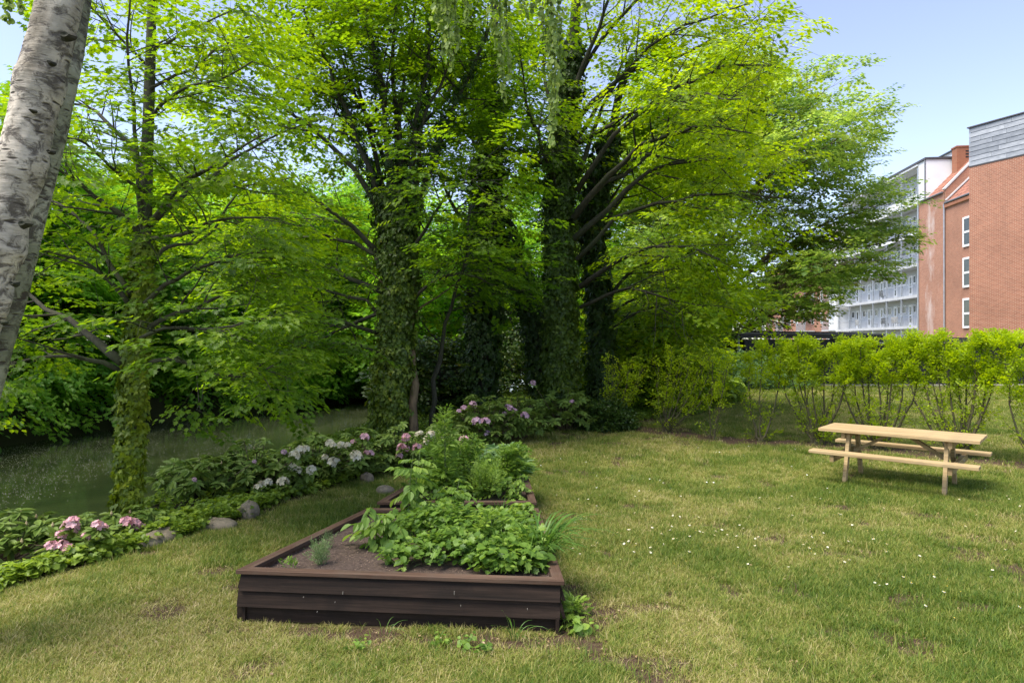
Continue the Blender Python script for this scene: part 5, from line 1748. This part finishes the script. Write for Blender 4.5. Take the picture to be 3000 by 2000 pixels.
def raised_bed(corners, zr, label, cap=.075, capth=.028, rows=3, hid=()):
    """corners in plan: front-left, front-right, back-right, back-left (outer edge of the cap)"""
    c = [np.array(q, float) for q in corners]
    cen = sum(c) / 4
    t = empty('raised_bed', (0, 0, 0)); tag(t, label, 'raised bed')
    H = zr - capth
    for k in range(4):
        a, b = c[k], c[(k + 1) % 4]
        d = (b - a) / np.linalg.norm(b - a); n = np.array([d[1], -d[0]])
        if n @ (cen - a) > 0: n = -n
        ia = a - n * .035; ib = b - n * .035
        hs = H / 3
        for r_ in range(rows):
            zt = H - r_ * hs + (.012 if r_ else -0.001); zb = H - (r_ + 1) * hs
            sh = n * (-.012) if r_ < 2 else n * (-.024)
            lap_board(t, ia + sh + d * (.03 - .018 * r_), ib + sh - d * .03, zt, max(zb, -.02), n, .034 if r_ < 2 else .004)
        # cap
        inn = -n
        mb = MB()
        w = cap
        A, B_ = a, b
        # mitred ends
        pn, nn = c[(k - 1) % 4], c[(k + 2) % 4]
        def inset(p, q0, q1):
            e0 = (q0 - p) / np.linalg.norm(q0 - p); e1 = (q1 - p) / np.linalg.norm(q1 - p)
            s = abs(np.cross(e0, e1))
            return p + (e0 + e1) * (w / s)
        ia2 = inset(a, pn, b); ib2 = inset(b, a, nn)
        g_ = d * .0015
        ang = math.atan2(d[1], d[0]); rot = np.array([[math.cos(ang), math.sin(ang)], [-math.sin(ang), math.cos(ang)]])
        pl = [rot @ (q - a) for q in (A + g_, B_ - g_, ib2 - g_, ia2 + g_)]
        V = [(q[0], q[1], z) for z in (zr - capth, zr) for q in pl]
        mb.add(V, [(3, 2, 1, 0), (4, 5, 6, 7), (0, 1, 5, 4), (1, 2, 6, 5), (2, 3, 7, 6), (3, 0, 4, 7)])
        o = mb.build('rim_board', M['bedcap'], t); o.location = (a[0], a[1], 0); o.rotation_euler = (0, 0, ang)
        bv = o.modifiers.new('bevel', 'BEVEL'); bv.width = .003; bv.segments = 2
        # inner lining board
        la = ia2 + n * .02; lb = ib2 + n * .02
        MB().bar((la[0], la[1], zr - .12), (lb[0], lb[1], zr - .12), .02, .175).build('inner_board', M['bedcap'], t)
    # soil
    ins = []
    for k in range(4):
        p = c[k]; q0 = c[(k - 1) % 4]; q1 = c[(k + 1) % 4]
        e0 = (q0 - p) / np.linalg.norm(q0 - p); e1 = (q1 - p) / np.linalg.norm(q1 - p)
        ins.append(p + (e0 + e1) * (.062 / abs(np.cross(e0, e1))))
    n = 40; V = []
    for j in range(n + 1):
        for i in range(n + 1):
            u, v = i / n, j / n
            p = (ins[0] * (1 - u) + ins[1] * u) * (1 - v) + (ins[3] * (1 - u) + ins[2] * u) * v
            z = zr - .055 + .03 * (fnoise(p[0], p[1], .25) - .5) + .018 * (fnoise(p[0] + 9, p[1], .06) - .5)
            V.append((p[0], p[1], z))
    F = [(j * (n + 1) + i, j * (n + 1) + i + 1, (j + 1) * (n + 1) + i + 1, (j + 1) * (n + 1) + i) for j in range(n) for i in range(n)]
    mb = MB(); mb.add(V, F); mb.build('soil', M['soil'], t, smooth=True)
    return t


def soilmat():
    m, n, b = newmat('garden_soil')
    v = coord(n)
    t = noise(n, 45, 6, .75, v); t2 = noise(n, 4, 4, .6, v)
    r = ramp(n, t.outputs['Fac'], [(.3, (.022, .013, .009)), (.5, (.075, .048, .034)), (.72, (.15, .105, .08))])
    n.links.new(r.outputs[0], b.inputs['Base Color']); b.inputs['Roughness'].default_value = .95
    bump(n, b, t.outputs['Fac'], .9, .02)
    return m


M['soil'] = soilmat()
ZR = .36
B1 = [(-1.927, 4.468), (.349, 4.258), (.252, 6.14), (-1.381, 6.138)]
B2 = [(-1.34, 6.36), (.246, 6.346), (.165, 8.05), (-.95, 8.10)]
raised_bed(B1, ZR, 'near raised planting bed of dark lapped boards with a red-brown rim')
raised_bed(B2, ZR, 'far raised planting bed behind the near one, full of tall herbs')

# pale droppings and scratches on the front boards
nb_ = [o for o in C.objects if o.name.startswith('raised_bed')][0]
dr = MB()
for (px_, py_, hh) in ((1005, 1735, .016), (1331, 1735, .022), (890, 1747, .006), (982, 1762, .006), (1350, 1772, .008), (1545, 1782, .008), (930, 1790, .004)):
    yy_ = 4.468 - .0923 * (px_ - 1500) / FPX * 4.3 - .178 - .05
    yy_ = 4.468 - .0923 * ((px_ - 1500) / FPX * 4.3 + 1.927) - .014
    p = P(px_, py_, yy_)
    dr.box(p[0] - .0011, p[0] + .0011, p[1] - .012, p[1] + .002, p[2] - hh / 2, p[2] + hh / 2)
dr.build('dropping', plain('pale_dropping', (.26, .24, .20), .8), nb_)

# crumbs and chips lying on the soil of the near bed
cr = MB(); cr.add([(-.5, -.4, 0), (.5, -.3, 0), (.3, .5, .1), (0, 0, .5)], [(0, 1, 3), (1, 2, 3), (2, 0, 3)], .5)
crs = source('crumb', cr, plain('bark_chip', (.20, .14, .10), .9, .5, 30))
n_ = 1500
u = rng.uniform(.03, .97, n_); v = rng.uniform(.03, .97, n_)
b0, b1, b2, b3 = [np.array(q) for q in B1]
pp = (b0[None] * (1 - u)[:, None] + b1[None] * u[:, None]) * (1 - v)[:, None] + (b3[None] * (1 - u)[:, None] + b2[None] * u[:, None]) * v[:, None]
o = scatter('bark_chips', [crs], np.column_stack([pp, np.full(n_, ZR - .052) + rng.normal(0, .004, n_)]), np.stack([rng.normal(0, .4, n_)] * 2 + [rng.uniform(0, 6, n_)], 1), rng.uniform(.004, .016, n_))
tag(o, 'small bark chips and crumbs on the soil of the near bed', 'chips')


# ------------------------------------------------------------------ garden plants
def bed_clump(c, rx, ry, h, n, srcs, seed, label, name='leafy_plant', z0=ZR - .05, sc=(.8, 1.3), tint=.5, cat='plant', dome=True):
    r = np.random.default_rng(seed)
    O = np.array([c[0], c[1], z0])
    a = r.uniform(0, 2 * PI, n); q = np.sqrt(r.uniform(0, 1, n))
    x = rx * q * np.cos(a); y = ry * q * np.sin(a)
    top = h * (1 - .75 * q ** 2) * (.75 + .5 * fnoise(x + c[0], y + c[1], .12)) if dome else np.full(n, h)
    z = top * r.uniform(.35, 1.0, n) ** .5
    p = np.stack([x, y, z], 1)
    rot = np.stack([r.normal(-.1, .35, n), r.normal(0, .3, n), r.uniform(0, 6.3, n)], 1)
    t = empty(name, tuple(O)); tag(t, label, cat)
    w = MB()
    for k in range(min(26, n // 6)):
        w.tube([(x[k] * .5, y[k] * .5, -.02), (x[k] * .8, y[k] * .8, z[k] * .6), (x[k], y[k], z[k])], [.004, .003, .002], 4, 0, False)
    w.build('stalks', M['stem'], t)
    scatter('leaves', srcs, p, rot, r.uniform(sc[0], sc[1], n), np.clip(tint + .6 * (z / h - .7) + r.normal(0, .28, n), 0, 1), t)  # lower leaves tinted darker: shade of the gaps put into the colour
    return t


def big_spray(name, mat, n=9, L=.3, size=.12, shape=OVAL, width=1.5):
    mb = MB()
    for i in range(n):
        t = (i + 1) / n; s = 1 if i % 2 else -1
        if i == n - 1: leaf(mb, shape, size * 1.2, (0, L, -.05), 0, -.5, 0, .2, .35, width=width)
        else: leaf(mb, shape, size * (1 - .2 * abs(t - .5)), (0, t * L * .9, -.05 * t), -s * 1.1, -.35, 0, .2, .35, width=width)
    return source(name, mb, M[mat])


SP['rasp'] = [big_spray('raspberry_leaf', 'bedleaf', 7, .15, .085, OVAL, 1.25) for _ in range(2)]
SP['herb'] = [make_spray('herb_spray', LANCE, 'bedleaf', 16, .16, .085, .03, .6, width=1.3) for _ in range(2)]
SP['needle'] = [make_spray('needle_spray', LANCE, 'bedleaf2', 26, .16, .035, .012, .8, width=1.0) for _ in range(2)]
SP['feather'] = [make_spray('feather_spray', LANCE, 'bedleaf', 26, .22, .05, .05, .7, width=1.2) for _ in range(2)]


def stalk_plant(c, h, nst, srcs, per, seed, label, spread=.15, z0=ZR - .05, sc=(.8, 1.2), tint=.5, name='tall_plant', t0=.15, pitch=.2, lean=(0, 0), rr=.006, cat='plant', smat='stem'):
    r = np.random.default_rng(seed)
    O = np.array([c[0], c[1], z0])
    w = MB(); pts = []; rot = []; sc_ = []
    for k in range(nst):
        a = r.uniform(0, 2 * PI); q = spread * r.uniform(.2, 1)
        end = np.array([q * math.cos(a) + lean[0], q * math.sin(a) + lean[1], h * r.uniform(.7, 1.05)])
        s = np.array([q * .3 * math.cos(a), q * .3 * math.sin(a), -.02])
        L = smooth_line([s, s * .5 + end * .5 + r.normal(0, .02, 3), end], 8)
        w.tube(L, np.linspace(rr, rr * .35, 8), 5, 0, False)
        for m in range(per):
            t = t0 + (1 - t0) * (m + r.uniform(0, 1)) / per
            i = min(int(t * 7), 6); p = L[i] * (1 - (t * 7 - i)) + L[i + 1] * (t * 7 - i)
            pts.append(p); rot.append((pitch + r.normal(0, .25) + .5 * t, r.normal(0, .2), m * 2.39996 + r.normal(0, .3))); sc_.append(r.uniform(*sc) * (1.15 - .55 * t))
    t_ = empty(name, tuple(O)); tag(t_, label, cat)
    w.build('stalks', M[smat], t_)
    scatter('leaves', srcs, np.array(pts), np.array(rot), np.array(sc_), np.clip(tint + r.normal(0, .22, len(pts)), 0, 1), t_)
    return t_


def strap_plant(c, h, n, seed, label, z0=ZR - .05, w=.014, lean=1.0, name='grass_clump', bias=(0, 0), cat='grass clump', mat='longgrass', rad=.06):
    r = np.random.default_rng(seed)
    mb = MB()
    for i in range(n):
        a = r.uniform(0, 2 * PI); b = (rad * r.uniform(0, 1) * math.cos(a), rad * r.uniform(0, 1) * math.sin(a), -.01)
        hh = h * r.uniform(.5, 1.1)
        # arching strap, five segments
        dx = math.cos(a) + bias[0]; dy = math.sin(a) + bias[1]; yaw = math.atan2(dy, dx); ln = hh * r.uniform(.25, 1.0) * lean
        V = []; sgs = 6
        sN = np.array([-math.sin(yaw), math.cos(yaw), 0]); dN = np.array([math.cos(yaw), math.sin(yaw), 0])
        for k in range(sgs + 1):
            t = k / sgs
            p = np.array(b) + dN * ln * t ** 1.6 + np.array([0, 0, hh * (1.25 * t - .62 * t ** 2.6 * min(1.2, ln / hh + .35))])
            ww = w * (.6 + .8 * t if t < .5 else 1 * (1 - t) * 2) * r.uniform(.95, 1.05)
            V += [p - sN * ww / 2, p + sN * ww / 2 + np.array([0, 0, .002])]
        mb.add(V, [(2 * k, 2 * k + 1, 2 * k + 3, 2 * k + 2) for k in range(sgs)], r.uniform(0, 1))
    O = (c[0], c[1], z0)
    t_ = mb.build(name, M[mat], None, attr='lv'); t_.location = O
    tag(t_, label, cat)
    return t_


# near bed
bed_clump((-.80, 4.70), .14, .10, .10, 22, SP['bed'], 1, 'small lobed-leaf plant at the left end of the greenery in the near bed', sc=(.8, 1.2), tint=.55)
bed_clump((-.45, 4.88), .30, .26, .17, 110, SP['bed'], 2, 'lobed-leaf currant-like plant at the front of the near bed', tint=.45)
bed_clump((-.05, 4.70), .32, .22, .11, 110, SP['bed'], 3, 'low leafy plant along the front rim of the near bed', tint=.55)
bed_clump((-.22, 5.25), .38, .30, .20, 130, SP['bed'], 4, 'bushy leafy plant in the middle of the near bed', tint=.4)
bed_clump((.10, 4.9), .17, .38, .12, 90, SP['bed'], 5, 'strawberry-like plant at the right front corner of the near bed', tint=.62, sc=(.9, 1.4))
bed_clump((-.1, 5.55), .34, .26, .10, 80, SP['bed'], 6, 'leafy plant at the back right of the near bed', tint=.55)
bed_clump((-.62, 5.45), .28, .28, .24, 130, SP['bed'], 7, 'tall leafy plant behind the raspberry in the near bed', tint=.45)
bed_clump((.08, 5.9), .12, .10, .08, 24, SP['bed'], 8, 'bright leafy plant at the back right corner of the near bed', tint=.75)
stalk_plant((-1.0, 5.1), .34, 4, SP['rasp'], 10, 9, 'raspberry-like plant with large drooping leaves on the bare soil', .16, sc=(1.0, 1.5), pitch=-.3, tint=.5, name='raspberry_plant')
stalk_plant((-.95, 5.85), .66, 3, SP['rasp'], 9, 10, 'tall raspberry plant between the two raised beds', .17, sc=(1.0, 1.45), pitch=-.25, tint=.6, name='raspberry_plant', lean=(.05, .05))
stalk_plant((-.55, 5.95), .40, 4, SP['rasp'], 9, 11, 'small raspberry shoot beside the tall one at the back of the near bed', .14, sc=(.8, 1.2), pitch=-.2, name='raspberry_plant', tint=.6)
stalk_plant((-1.40, 4.72), .15, 9, SP['needle'], 5, 12, 'small grey-green rosemary sprig on the bare soil, front left', .07, sc=(.5, .8), pitch=.9, name='rosemary_plant', tint=.6, rr=.003)
stalk_plant((-1.45, 5.12), .10, 5, SP['needle'], 3, 13, 'tiny grey sprig behind the rosemary', .05, sc=(.35, .6), pitch=.8, name='seedling', tint=.4, rr=.002)
stalk_plant((-1.58, 4.62), .05, 2, SP['herb'], 3, 14, 'tiny seedling in the front left corner of the near bed', .02, sc=(.3, .4), pitch=.9, name='seedling', rr=.002)
stalk_plant((-.18, 5.1), .34, 2, SP['herb'], 7, 15, 'young yellow-green shoot above the leafy plants', .04, sc=(.9, 1.2), pitch=.3, name='shoot', tint=.95)
strap_plant((.24, 4.86), .46, 100, 1, 'clump of long arching grass-like leaves spilling over the right rim of the near bed', bias=(.7, -.3), lean=1.15, w=.014, rad=.12)
strap_plant((-.02, 4.95), .34, 40, 2, 'thinner grass-like clump left of the arching one', bias=(.1, -.2), lean=.8, w=.010, rad=.10)
strap_plant((-.1, 5.9), .22, 60, 3, 'fine green chives by the back rim of the near bed', w=.004, lean=.5)

# far bed
bed_clump((-.80, 6.75), .30, .26, .28, 110, SP['bed'], 21, 'leafy plant at the front left of the far bed', tint=.45)
bed_clump((-.25, 6.95), .34, .35, .18, 110, SP['bed'], 22, 'spreading leafy plant in the middle of the far bed', tint=.5)
stalk_plant((-.25, 6.75), .36, 16, SP['feather'], 10, 23, 'feathery pale green herb at the front of the far bed', .28, sc=(.6, .9), pitch=.7, tint=.8, name='feathery_herb', rr=.003)
stalk_plant((-.68, 6.65), 1.02, 2, SP['herb'], 26, 24, 'tallest narrow-leaved stem rising from the far bed', .10, sc=(.8, 1.2), pitch=.35, tint=.75, name='goldenrod')
stalk_plant((-.52, 7.1), .62, 4, SP['herb'], 15, 25, 'cluster of tall narrow-leaved stems in the far bed', .24, sc=(.8, 1.2), pitch=.35, tint=.6, name='goldenrod')
stalk_plant((-.85, 7.3), .55, 4, SP['herb'], 13, 26, 'narrow-leaved stems at the left of the far bed', .22, sc=(.8, 1.2), pitch=.3, tint=.5, name='goldenrod')
stalk_plant((-.30, 6.85), .62, 2, SP['rasp'], 6, 27, 'dark-stemmed leafy shoot in the far bed', .06, sc=(.6, .9), smat='stem_brown', name='rose_shoot', tint=.7)
bed_clump((-.12, 7.6), .30, .30, .38, 90, SP['fern'], 28, 'grey-green cut-leaved plant at the back of the far bed', tint=.3, sc=(.5, .9), name='columbine')
stalk_plant((.02, 7.35), .45, 9, SP['herb'], 14, 29, 'light green leafy stems by the right rim of the far bed', .18, sc=(.8, 1.2), pitch=.4, tint=.7, name='leafy_herb')
stalk_plant((.06, 6.72), .24, 6, SP['rasp'], 6, 30, 'blue-green drooping plant by the front right corner of the far bed', .12, sc=(.5, .8), pitch=-.1, tint=.7, name='peony_plant')
strap_plant((-.08, 7.15), .34, 60, 31, 'tuft of thin upright grass in the far bed', w=.006, lean=.5, rad=.12)
bed_clump((-.45, 7.85), .42, .2, .34, 120, SP['bed'], 32, 'leafy plant at the back left of the far bed', tint=.6)
bed_clump((.10, 7.85), .16, .18, .28, 50, SP['bed'], 33, 'light leafy plant at the far right corner of the far bed', tint=.8)

# weeds at the foot of the near bed and in the lawn
strap_plant((.02, 4.17), .22, 16, 41, 'tuft of long grass against the right end of the front boards', z0=0, w=.005, lean=1.0, rad=.05)
strap_plant((-.16, 4.19), .17, 8, 42, 'thin arching grass blades left of the long tuft at the front boards', z0=0, w=.004, lean=1.2, rad=.06)
strap_plant((-.50, 4.21), .12, 7, 43, 'short grass tuft before the middle of the front boards', z0=0, w=.004, lean=1.3, rad=.05)
strap_plant((-.85, 4.25), .14, 5, 44, 'sparse grass blades before the left half of the front boards', z0=0, w=.004, lean=1.2, rad=.04)
bed_clump((.46, 4.33), .06, .07, .06, 7, SP['bed'], 45, 'broad-leaved weed at the right corner of the near bed', z0=0.0, tint=.8, name='weed')
stalk_plant((.44, 4.55), .12, 5, SP['herb'], 4, 46, 'dandelion-like weed in the lawn beside the near bed', .05, z0=0, sc=(.6, .9), pitch=.5, tint=.85, name='weed', rr=.003)
for k, (x, y, lab) in enumerate([(-.45, 4.1, 'small broad-leaved weed in bare soil before the front boards, nearest the middle'), (-.30, 4.08, 'small round-leaved weed right of the middle weed'),
                                 (-.95, 4.05, 'small weed in the grass before the left half of the front boards'), (-.2, 4.0, 'tiny weed in front of the long grass tuft')]):
    bed_clump((x, y), .05, .04, .04, 5, SP['bed'], 50 + k, lab, z0=0.0, tint=.65, name='weed', sc=(.5, .8))


# ------------------------------------------------------------------ ground cover on the bank
def cover_points(n, ylo, yhi, seed, f):
    r = np.random.default_rng(seed)
    y = r.uniform(ylo, yhi, n)
    e = interp(EDGE, y); nb = interp(NEAR, y)
    x = nb - .1 + (e + .12 - nb) * r.uniform(0, 1, n)
    ok = f(x, y, r)
    return x[ok], y[ok], r


x, y, r = cover_points(9000, 4.2, 9.5, 1, lambda x, y, r: (r.uniform(0, 1, len(x)) < np.where(y < 6.9, 1.1 * sstep(.65, .1, interp(EDGE, y) - x), .15 + .9 * sstep(1.0, .1, interp(EDGE, y) - x)) * (.35 + .9 * (fnoise(x, y, .25) > .45))) & (x < interp(EDGE, y) + .25 * (fnoise(x, y, .35) - .65)))
x2, y2_, _ = cover_points(15000, 9.5, 24, 2, lambda x, y, r: (r.uniform(0, 1, len(x)) < .8) & (x > -6))
x = np.concatenate([x, x2]); y = np.concatenate([y, y2_]); n = len(x)
lum = .03 + .12 * fnoise(x, y, .5)
z = ground_z(x, y) + lum * rng.uniform(.1, 1, n) * sstep(-.1, .3, interp(EDGE, y) - x + .15)
o = scatter('ground_cover', SP['cover'], np.stack([x, y, z], 1), np.stack([rng.normal(0, .35, n), rng.normal(0, .35, n), rng.uniform(0, 6.3, n)], 1),
            rng.uniform(.45, .9, n), np.clip(.55 - .03 * (y - 6) + rng.normal(0, .22, n), 0, 1))
tag(o, 'ivy and leafy ground cover along the river bank beside the lawn', 'ground cover', kind='stuff')
# a fringe at the lawn corner by the hedge and round the bushes behind
n = 5000
y = rng.uniform(20, 31, n); x = interp(EDGE, y) - rng.uniform(0, 6, n)
z = ground_z(x, y) + rng.uniform(0, .35, n)
o = scatter('undergrowth', SP['cover'], np.stack([x, y, z], 1), np.stack([rng.normal(0, .4, n), rng.normal(0, .4, n), rng.uniform(0, 6.3, n)], 1), rng.uniform(1.6, 3.0, n))
tag(o, 'leafy undergrowth beneath the trees behind the lawn corner', 'undergrowth', kind='stuff')


# ------------------------------------------------------------------ lawn grass
def in_quad(x, y, q):
    s = np.ones(len(x), bool)
    for k in range(4):
        a = q[k]; b = q[(k + 1) % 4]
        s &= ((b[0] - a[0]) * (y - a[1]) - (b[1] - a[1]) * (x - a[0])) > 0
    return s


def lawn(n, ylo, yhi, hw0, seed, dens_far=1.0, big=1.0):
    r = np.random.default_rng(seed)
    y = r.uniform(ylo, yhi, n); x = r.uniform(-1, 1, n) * (y * .82 + .5)
    ok = (x > interp(EDGE, y) - .05 + .15 * (r.uniform(0, 1, n) - .5)) & ~in_quad(x, y, B1) & ~in_quad(x, y, B2)
    s = soil_mask(x, y)
    ok &= r.uniform(0, 1, n) > s * .93
    x, y = x[ok], y[ok]; n = len(x)
    dry = dry_mask(x, y)
    tint = np.clip(dry * .8 + r.normal(0, .24, n) + .0, 0, 1)
    hh = (0.75 + .7 * (1 - dry) + .25 * r.normal(0, 1, n)) * big
    sc = np.stack([r.uniform(.8, 1.2, n) * big, r.uniform(.8, 1.2, n) * big, np.clip(hh, .4, 2.4)], 1)
    z = ground_z(x, y)
    return np.stack([x, y, z], 1), np.stack([r.normal(0, .1, n), r.normal(0, .1, n), r.uniform(0, 6.3, n)], 1), sc, tint


a1 = lawn(34000, 3.0, 6.0, 0, 1)
a2 = lawn(42000, 6.0, 10.0, 0, 2, big=1.15)
a3 = lawn(46000, 10.0, 18.0, 0, 3, big=1.5)
a4 = lawn(30000, 18.0, 28.0, 0, 4, big=2.2)
o = scatter('grass', SP['grass'], *[np.concatenate([q[k] for q in (a1, a2, a3, a4)]) for k in range(4)])
tag(o, 'patchy short lawn grass, green mixed with dry straw-coloured blades', 'grass', kind='stuff')
# longer tufts left by the mower, and the uncut fringe at the bank edge and bed foot
r = np.random.default_rng(9)
n = 9000
y = 3.2 + 12 * r.uniform(0, 1, n) ** 1.3; x = r.uniform(-1, 1, n) * (y * .82 + .4)
e = interp(EDGE, y)
ok = (x > e - .1) & ~in_quad(x, y, B1) & ~in_quad(x, y, B2) & ((fnoise(x + 5, y, .5) + .16 * (1 - dry_mask(x, y)) > .62) | (np.abs(x - e) < .16))
ok &= soil_mask(x, y) < .6
x, y = x[ok], y[ok]; n = len(x)
o = scatter('long_grass', SP['tallgrass'], np.stack([x, y, ground_z(x, y)], 1), np.stack([r.normal(0, .15, n), r.normal(0, .15, n), r.uniform(0, 6.3, n)], 1),
            r.uniform(.5, 1.0, n), np.clip(dry_mask(x, y) * .6 + r.normal(0, .15, n), 0, 1))
tag(o, 'longer tufts of grass standing in the lawn and along its edge', 'grass', kind='stuff')

# leaf litter: dry bits in the lawn, thicker on the soil under the hedge and the trees
lt = []
for k in range(3):
    mb = MB(); leaf(mb, OVAL, 1.0, (0, -.5, 0), 0, .1, 0, .3, .2, width=1.6); lt.append(source('dry_leaf', mb, M['litter']))
n = 26000
y = 3.2 + 17 * r.uniform(0, 1, n); x = r.uniform(-1, 1, n) * (y * .82 + .4)
pr_ = .10 + .75 * (dist_line(x, y, HEDGE) < 1.3) * np.exp(-dist_line(x, y, HEDGE) / .9) + .35 * soil_mask(x, y)
ok = (r.uniform(0, 1, n) < pr_) & (x > interp(EDGE, y) - .4) & ~in_quad(x, y, B1) & ~in_quad(x, y, B2)
x, y = x[ok], y[ok]; n = len(x)
o = scatter('leaf_litter', lt, np.stack([x, y, ground_z(x, y) + .018], 1), np.stack([r.normal(0, .35, n), r.normal(0, .35, n), r.uniform(0, 6.3, n)], 1), r.uniform(.010, .026, n))
tag(o, 'dry leaves and bud scales strewn over lawn and soil under the hedge', 'leaf litter', kind='stuff')

# daisies
db = MB()
for k in range(9):
    a = k / 9 * 2 * PI
    leaf(db, [(0, 0), (.16, .5), (.12, .95), (0, 1)], .010, (0, 0, .045), a, .15, 0, .05, .1, lv=.9)
dm = db.mesh('daisy', plain('daisy_petals', (.80, .80, .76), .7, .04))
db2 = MB(); db2.tube([(0, 0, .045), (0, 0, .049)], .0035, 7); dm2 = db2.mesh('flower_centre', plain('daisy_yellow', (.65, .45, .04), .7))
db3 = MB(); db3.tube([(0, 0, 0), (0, 0, .045)], .0012, 3); dm3 = db3.mesh('stalk', M['stem'])
r = np.random.default_rng(77)
clus = [(1860, 1600, 26, .30), (2090, 1565, 22, .32), (2280, 1600, 10, .3), (2620, 1690, 16, .35), (2740, 1755, 12, .25), (2350, 1480, 14, .5), (1740, 1470, 12, .3), (1980, 1420, 12, .4), (2560, 1480, 12, .6),
        (2870, 1470, 8, .4), (2200, 1350, 12, .6), (2480, 1560, 10, .5), (1700, 1560, 6, .3), (2450, 1640, 8, .4), (2100, 1300, 14, 1.0), (2700, 1560, 10, .6), (2950, 1600, 8, .4), (1650, 1350, 10, .6), (1900, 1500, 12, .6), (330, 1500, 0, .2)]
for (cx, cy, m, sp_) in clus:
    p = P(cx, cy, CAMH * FPX / (cy - 1000))
    for k in range(m):
        x, y = p[0] + r.normal(0, sp_), p[1] + r.normal(0, sp_)
        if soil_mask(np.array([x]), np.array([y]))[0] > .7: continue
        o = link('daisy', dm); o.location = (x, y, float(ground_z(x, y)) + r.uniform(-.004, .01)); o.rotation_euler = (r.normal(0, .3) + .15, r.normal(0, .3), r.uniform(0, 6)); s = r.uniform(.85, 1.3); o.scale = (s, s, s)
        tag(o, 'small white daisy flower in the lawn', 'daisy', 'daisies dotted over the lawn')
        if y < 8:
            link('flower_centre', dm2, o); link('stalk', dm3, o)


# ------------------------------------------------------------------ picnic table
def picnic():
    ang = math.atan2(-1.24, 1.385)
    t = empty('picnic_table', (5.285, 8.755, 0), ang)
    tag(t, 'pale pine picnic table with fixed benches on the lawn before the hedge', 'picnic table')
    L = 1.86; W = .785; H = .73

    def plank(name, x0, x1, y0, y1, z0, z1, mat='pine', par=t):
        b = MB(); b.box(-(x1 - x0) / 2, (x1 - x0) / 2, -(y1 - y0) / 2, (y1 - y0) / 2, 0, z1 - z0, .004)
        o = b.build(name, M[mat], par); o.location = ((x0 + x1) / 2, (y0 + y1) / 2, z0)
        return o
    n = 6; w = W / n
    for k in range(n):
        dx = rng.uniform(-.004, .004)
        plank('table_board', -L / 2 + dx, L / 2 + dx, -W / 2 + k * w + .004, -W / 2 + (k + 1) * w - .004, H - .042, H)
    for s in (-1, 1):
        for k in range(2):
            a = s * .53 + (k * .100 - .0) * s; b = s * .53 + (k + 1) * .100 * s - .005 * s
            y0, y1 = min(a, b), max(a, b)
            plank('bench_board', -.955, .955, y0, y1, .46 - .042, .46)
    for s in (-1, 1):
        x = s * .62
        # crossbeam under the top, A-frame legs, bench bearer
        b = MB(); b.bar((x - s * .0, -.34, H - .042 - .045), (x, .34, H - .042 - .045), .045, .088); b.build('top_bearer', M['pine_dark'], t)
        b = MB(); b.bar((x + s * .046, -.70, .46 - .042 - .048), (x + s * .046, .70, .46 - .042 - .048), .045, .092); b.build('bench_bearer', M['pine_dark'], t)
        for v in (-1, 1):
            b = MB(); b.bar((x - s * .046 * 0 + s * .0, v * .44, -.02), (x, v * .20, H - .05), .045, .092, (0, 1, 0))
            o = b.build('leg', M['pine_dark'] if v > 0 else M['pine'], t); o.location = (-s * .047, 0, 0)
        for v in (-1, 1):
            bo = MB(); bo.tube([(x + s * .069, v * .30, .372), (x + s * .075, v * .30, .372)], .011, 8); bo.build('bolt', M['galv'], t)
        b = MB(); b.bar((x - s * .07, 0, .40), (x - s * .50, 0, H - .06), .088, .042, (0, 0, 1)); b.build('brace', M['pine_dark'], t)


picnic()

# ------------------------------------------------------------------ render
S.render.engine = 'CYCLES'
S.cycles.max_bounces = 8
S.cycles.transmission_bounces = 6
S.cycles.diffuse_bounces = 7
